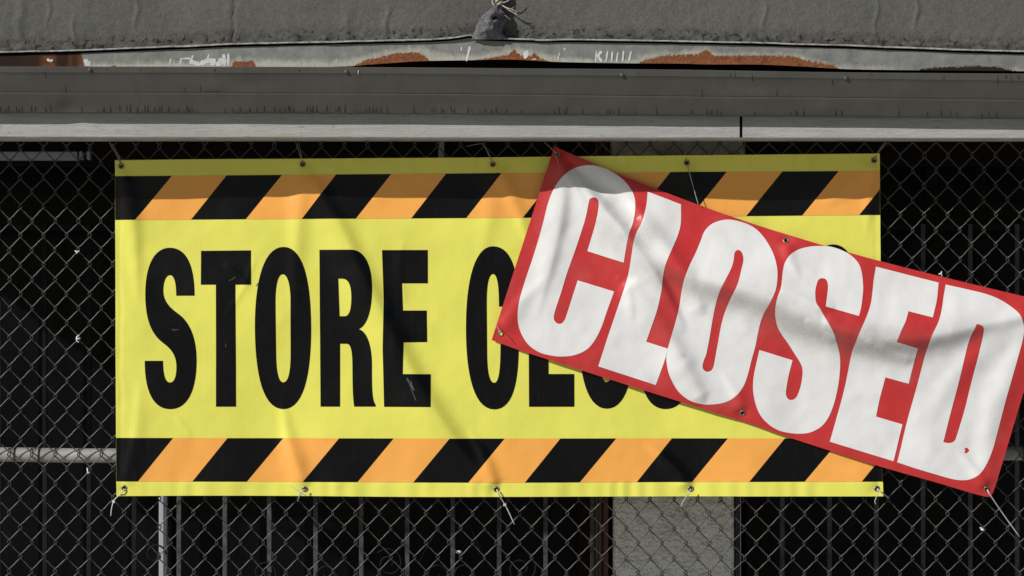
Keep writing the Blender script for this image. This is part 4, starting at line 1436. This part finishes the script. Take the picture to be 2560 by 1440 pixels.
crack = np.exp(-(((GX - (582 + 2.5 * np.sin(GP / 9.0) + 1.5 * np.sin(GP / 23.0))) / 3.0) ** 2))
dsp = dsp - 3.0 * crack
k_ = (D + YST) / D
V = np.stack([(GX - 1280) / 1000 * k_, YST - dsp / 1000, ZC + (HOR - GP) / 1000 * k_], -1).reshape(-1, 3)
nx_ = len(xs)
F = [(j * nx_ + i, j * nx_ + i + 1, (j + 1) * nx_ + i + 1, (j + 1) * nx_ + i) for j in range(len(vrows) - 1) for i in range(nx_ - 1)]
mbw = MB()
mbw.add(V, F, 0)
nb = len(V)
edge_v = list(GH.reshape(-1))
# dark line down the crack
V_, F_ = [], []
cp = np.linspace(-60, 106, 50)
for k, py in enumerate(cp):
    cx_ = 582 + 2.5 * math.sin(py / 9.0) + 1.5 * math.sin(py / 23.0)
    w_ = 0.7 + .6 * abs(float(vnoise(py, 0, 12, 33))) * 2
    for s_ in (-1, 1):
        V_.append(at(cx_ + s_ * w_, py, YST + .0022))
for k in range(len(cp) - 1):
    F_.append((2 * k, 2 * k + 2, 2 * k + 3, 2 * k + 1))
mbw.add(V_, F_, 1)
edge_v += [500.0] * len(V_)
# top and back of the parapet
zt_ = float(V[-1][2]); xa_, xb_ = X(XL, YST), X(XR, YST)
V_ = [(xa_, YST, zt_ - .004), (xb_, YST, zt_ - .004), (xb_, YST + .25, zt_ - .004), (xa_, YST + .25, zt_ - .004), (xa_, YST + .25, Z(150, YST)), (xb_, YST + .25, Z(150, YST))]
mbw.add(V_, [(0, 1, 2, 3), (3, 2, 5, 4)], 0)
edge_v += [500.0] * len(V_)
o = mbw.build('stucco_parapet', [M['stucco'], M['hole']], None, True)
a_ = o.data.attributes.new('edge', 'FLOAT', 'POINT'); a_.data.foreach_set('value', np.asarray(edge_v, np.float32))
tag(o, 'grey painted stucco parapet wall with a crack and crumbling lower edge, across the top', 'wall')

# ------------------------------------------------------------------ grey cable boot with rope on the parapet
bt_root = empty('cable_boot', at(1222, 95, YST), 'lumpy weathered grey cable boot with a frayed rope end, stuck on the parapet edge', 'cable boot')
prof = [(99, 1176, 1272, 10), (95, 1178, 1268, 14), (88, 1183, 1259, 22), (80, 1187, 1254, 31), (70, 1191, 1256, 40), (60, 1193, 1262, 42), (50, 1197, 1267, 42), (42, 1202, 1268, 40), (35, 1210, 1266, 36), (28, 1219, 1260, 30), (21, 1228, 1255, 24), (14, 1236, 1254, 20), (6, 1238, 1255, 18), (-6, 1239, 1255, 16), (-20, 1240, 1254, 14)]
pc = np.array(catmull(prof, 3))
NU = 64
V, F = [], []
for r_, (py, xl, xr, dp) in enumerate(pc):
    for i in range(NU):
        an = 2 * math.pi * i / NU
        cx_, hw = (xl + xr) / 2, (xr - xl) / 2
        lx = cx_ + hw * math.cos(an)
        cc_ = math.cos(an)
        fr = max(0.0, 1 - (((cc_ + .12) / (1.12 if cc_ > -.12 else .88)) ** 2))
        ly = -dp * .95 * fr if math.sin(an) > 0 else dp * .3 * -math.sin(an)
        nz_ = 10.0 * float(fbm(np.array(i * 3.75 if i < NU / 2 else (NU - i) * 3.75), np.array(py * 1.3 + i * .56), 24, 5, 71, .6))
        nz_ += 1.5 * math.sin(py / 3.0 + 2.6 * math.cos(an) + 1.0) * (1 if py > 30 else .3)
        # torn dimple
        dd = math.hypot((lx - 1236) / 8.0, (py - 44) / 6.0)
        dent_ = 10.0 * math.exp(-dd * dd) if math.sin(an) > 0 else 0
        p = at(lx + nz_ * .5 * math.cos(an), py, YST - .012)
        V.append((p[0], p[1] + (ly - nz_ * math.sin(an) + dent_) / 1000, p[2]))
for r_ in range(len(pc) - 1):
    for i in range(NU):
        F.append((r_ * NU + i, r_ * NU + (i + 1) % NU, (r_ + 1) * NU + (i + 1) % NU, (r_ + 1) * NU + i))
F.append(tuple(range(NU))[::-1])
new_mesh('sleeve', V, F, M['boot'], bt_root, True)
mb_ = MB()
c_ = at(1237, 45, YST - .044)
V_ = []
NU2 = 12
for j, (rr, dd) in enumerate(((1.0, 0.003), (.8, -.0005), (.3, -.0012))):
    V_ += [(c_[0] + .0048 * rr * math.cos(2 * math.pi * i / NU2) + .0018 * math.sin(2 * math.pi * i / NU2), c_[1] + dd, c_[2] + .0040 * rr * math.sin(2 * math.pi * i / NU2)) for i in range(NU2)]
F_ = [(j * NU2 + i, j * NU2 + (i + 1) % NU2, (j + 1) * NU2 + (i + 1) % NU2, (j + 1) * NU2 + i) for j in range(2) for i in range(NU2)] + [tuple(2 * NU2 + i for i in range(NU2))]
mb_.add(V_, F_)
mb_.build('torn_hole', M['hole'], bt_root, True)
rp = MB()
for ph in range(3):
    pts = []
    for k in range(60):
        u = k / 59
        bx = 1246 + 3 * math.sin(u * 4)
        an = u * 20 + ph * 2.094
        pts.append(at(bx + 7.5 * math.cos(an), 14 - 120 * u, YST - .022 + .0065 * math.sin(an)))
    rp.tube(pts, .0034, 7)
lp = [(1236, 14), (1231, 6), (1234, -6), (1243, -12)]
rp.tube(catmull([at(a, b, YST - .03) for a, b in lp], 8), .0022, 6)
for pts, r_ in (([(1256, 14, -.026), (1268, 20, -.034), (1281, 24, -.038), (1290, 30, -.038), (1292, 38, -.036)], 1.7), ([(1258, 15, -.024), (1270, 24, -.030), (1283, 31, -.034), (1290, 37, -.036)], 1.6), ([(1278, 22, -.036), (1283, 19, -.04), (1286, 16, -.04)], .8), ([(1262, 38, -.03), (1270, 44, -.03), (1277, 50, -.03)], .8), ([(1254, 8, -.024), (1266, 4, -.03), (1276, -2, -.03), (1282, -10, -.03)], 1.8), ([(1288, 33, -.036), (1294, 36, -.036)], .7)):
    rp.tube(catmull([at(a, b, YST + c) for a, b, c in pts], 5), np.linspace(r_, r_ * .6, 5 * (len(pts) - 1) + 1) / 1000, 6)
rp.build('rope', M['rope'], bt_root, True)
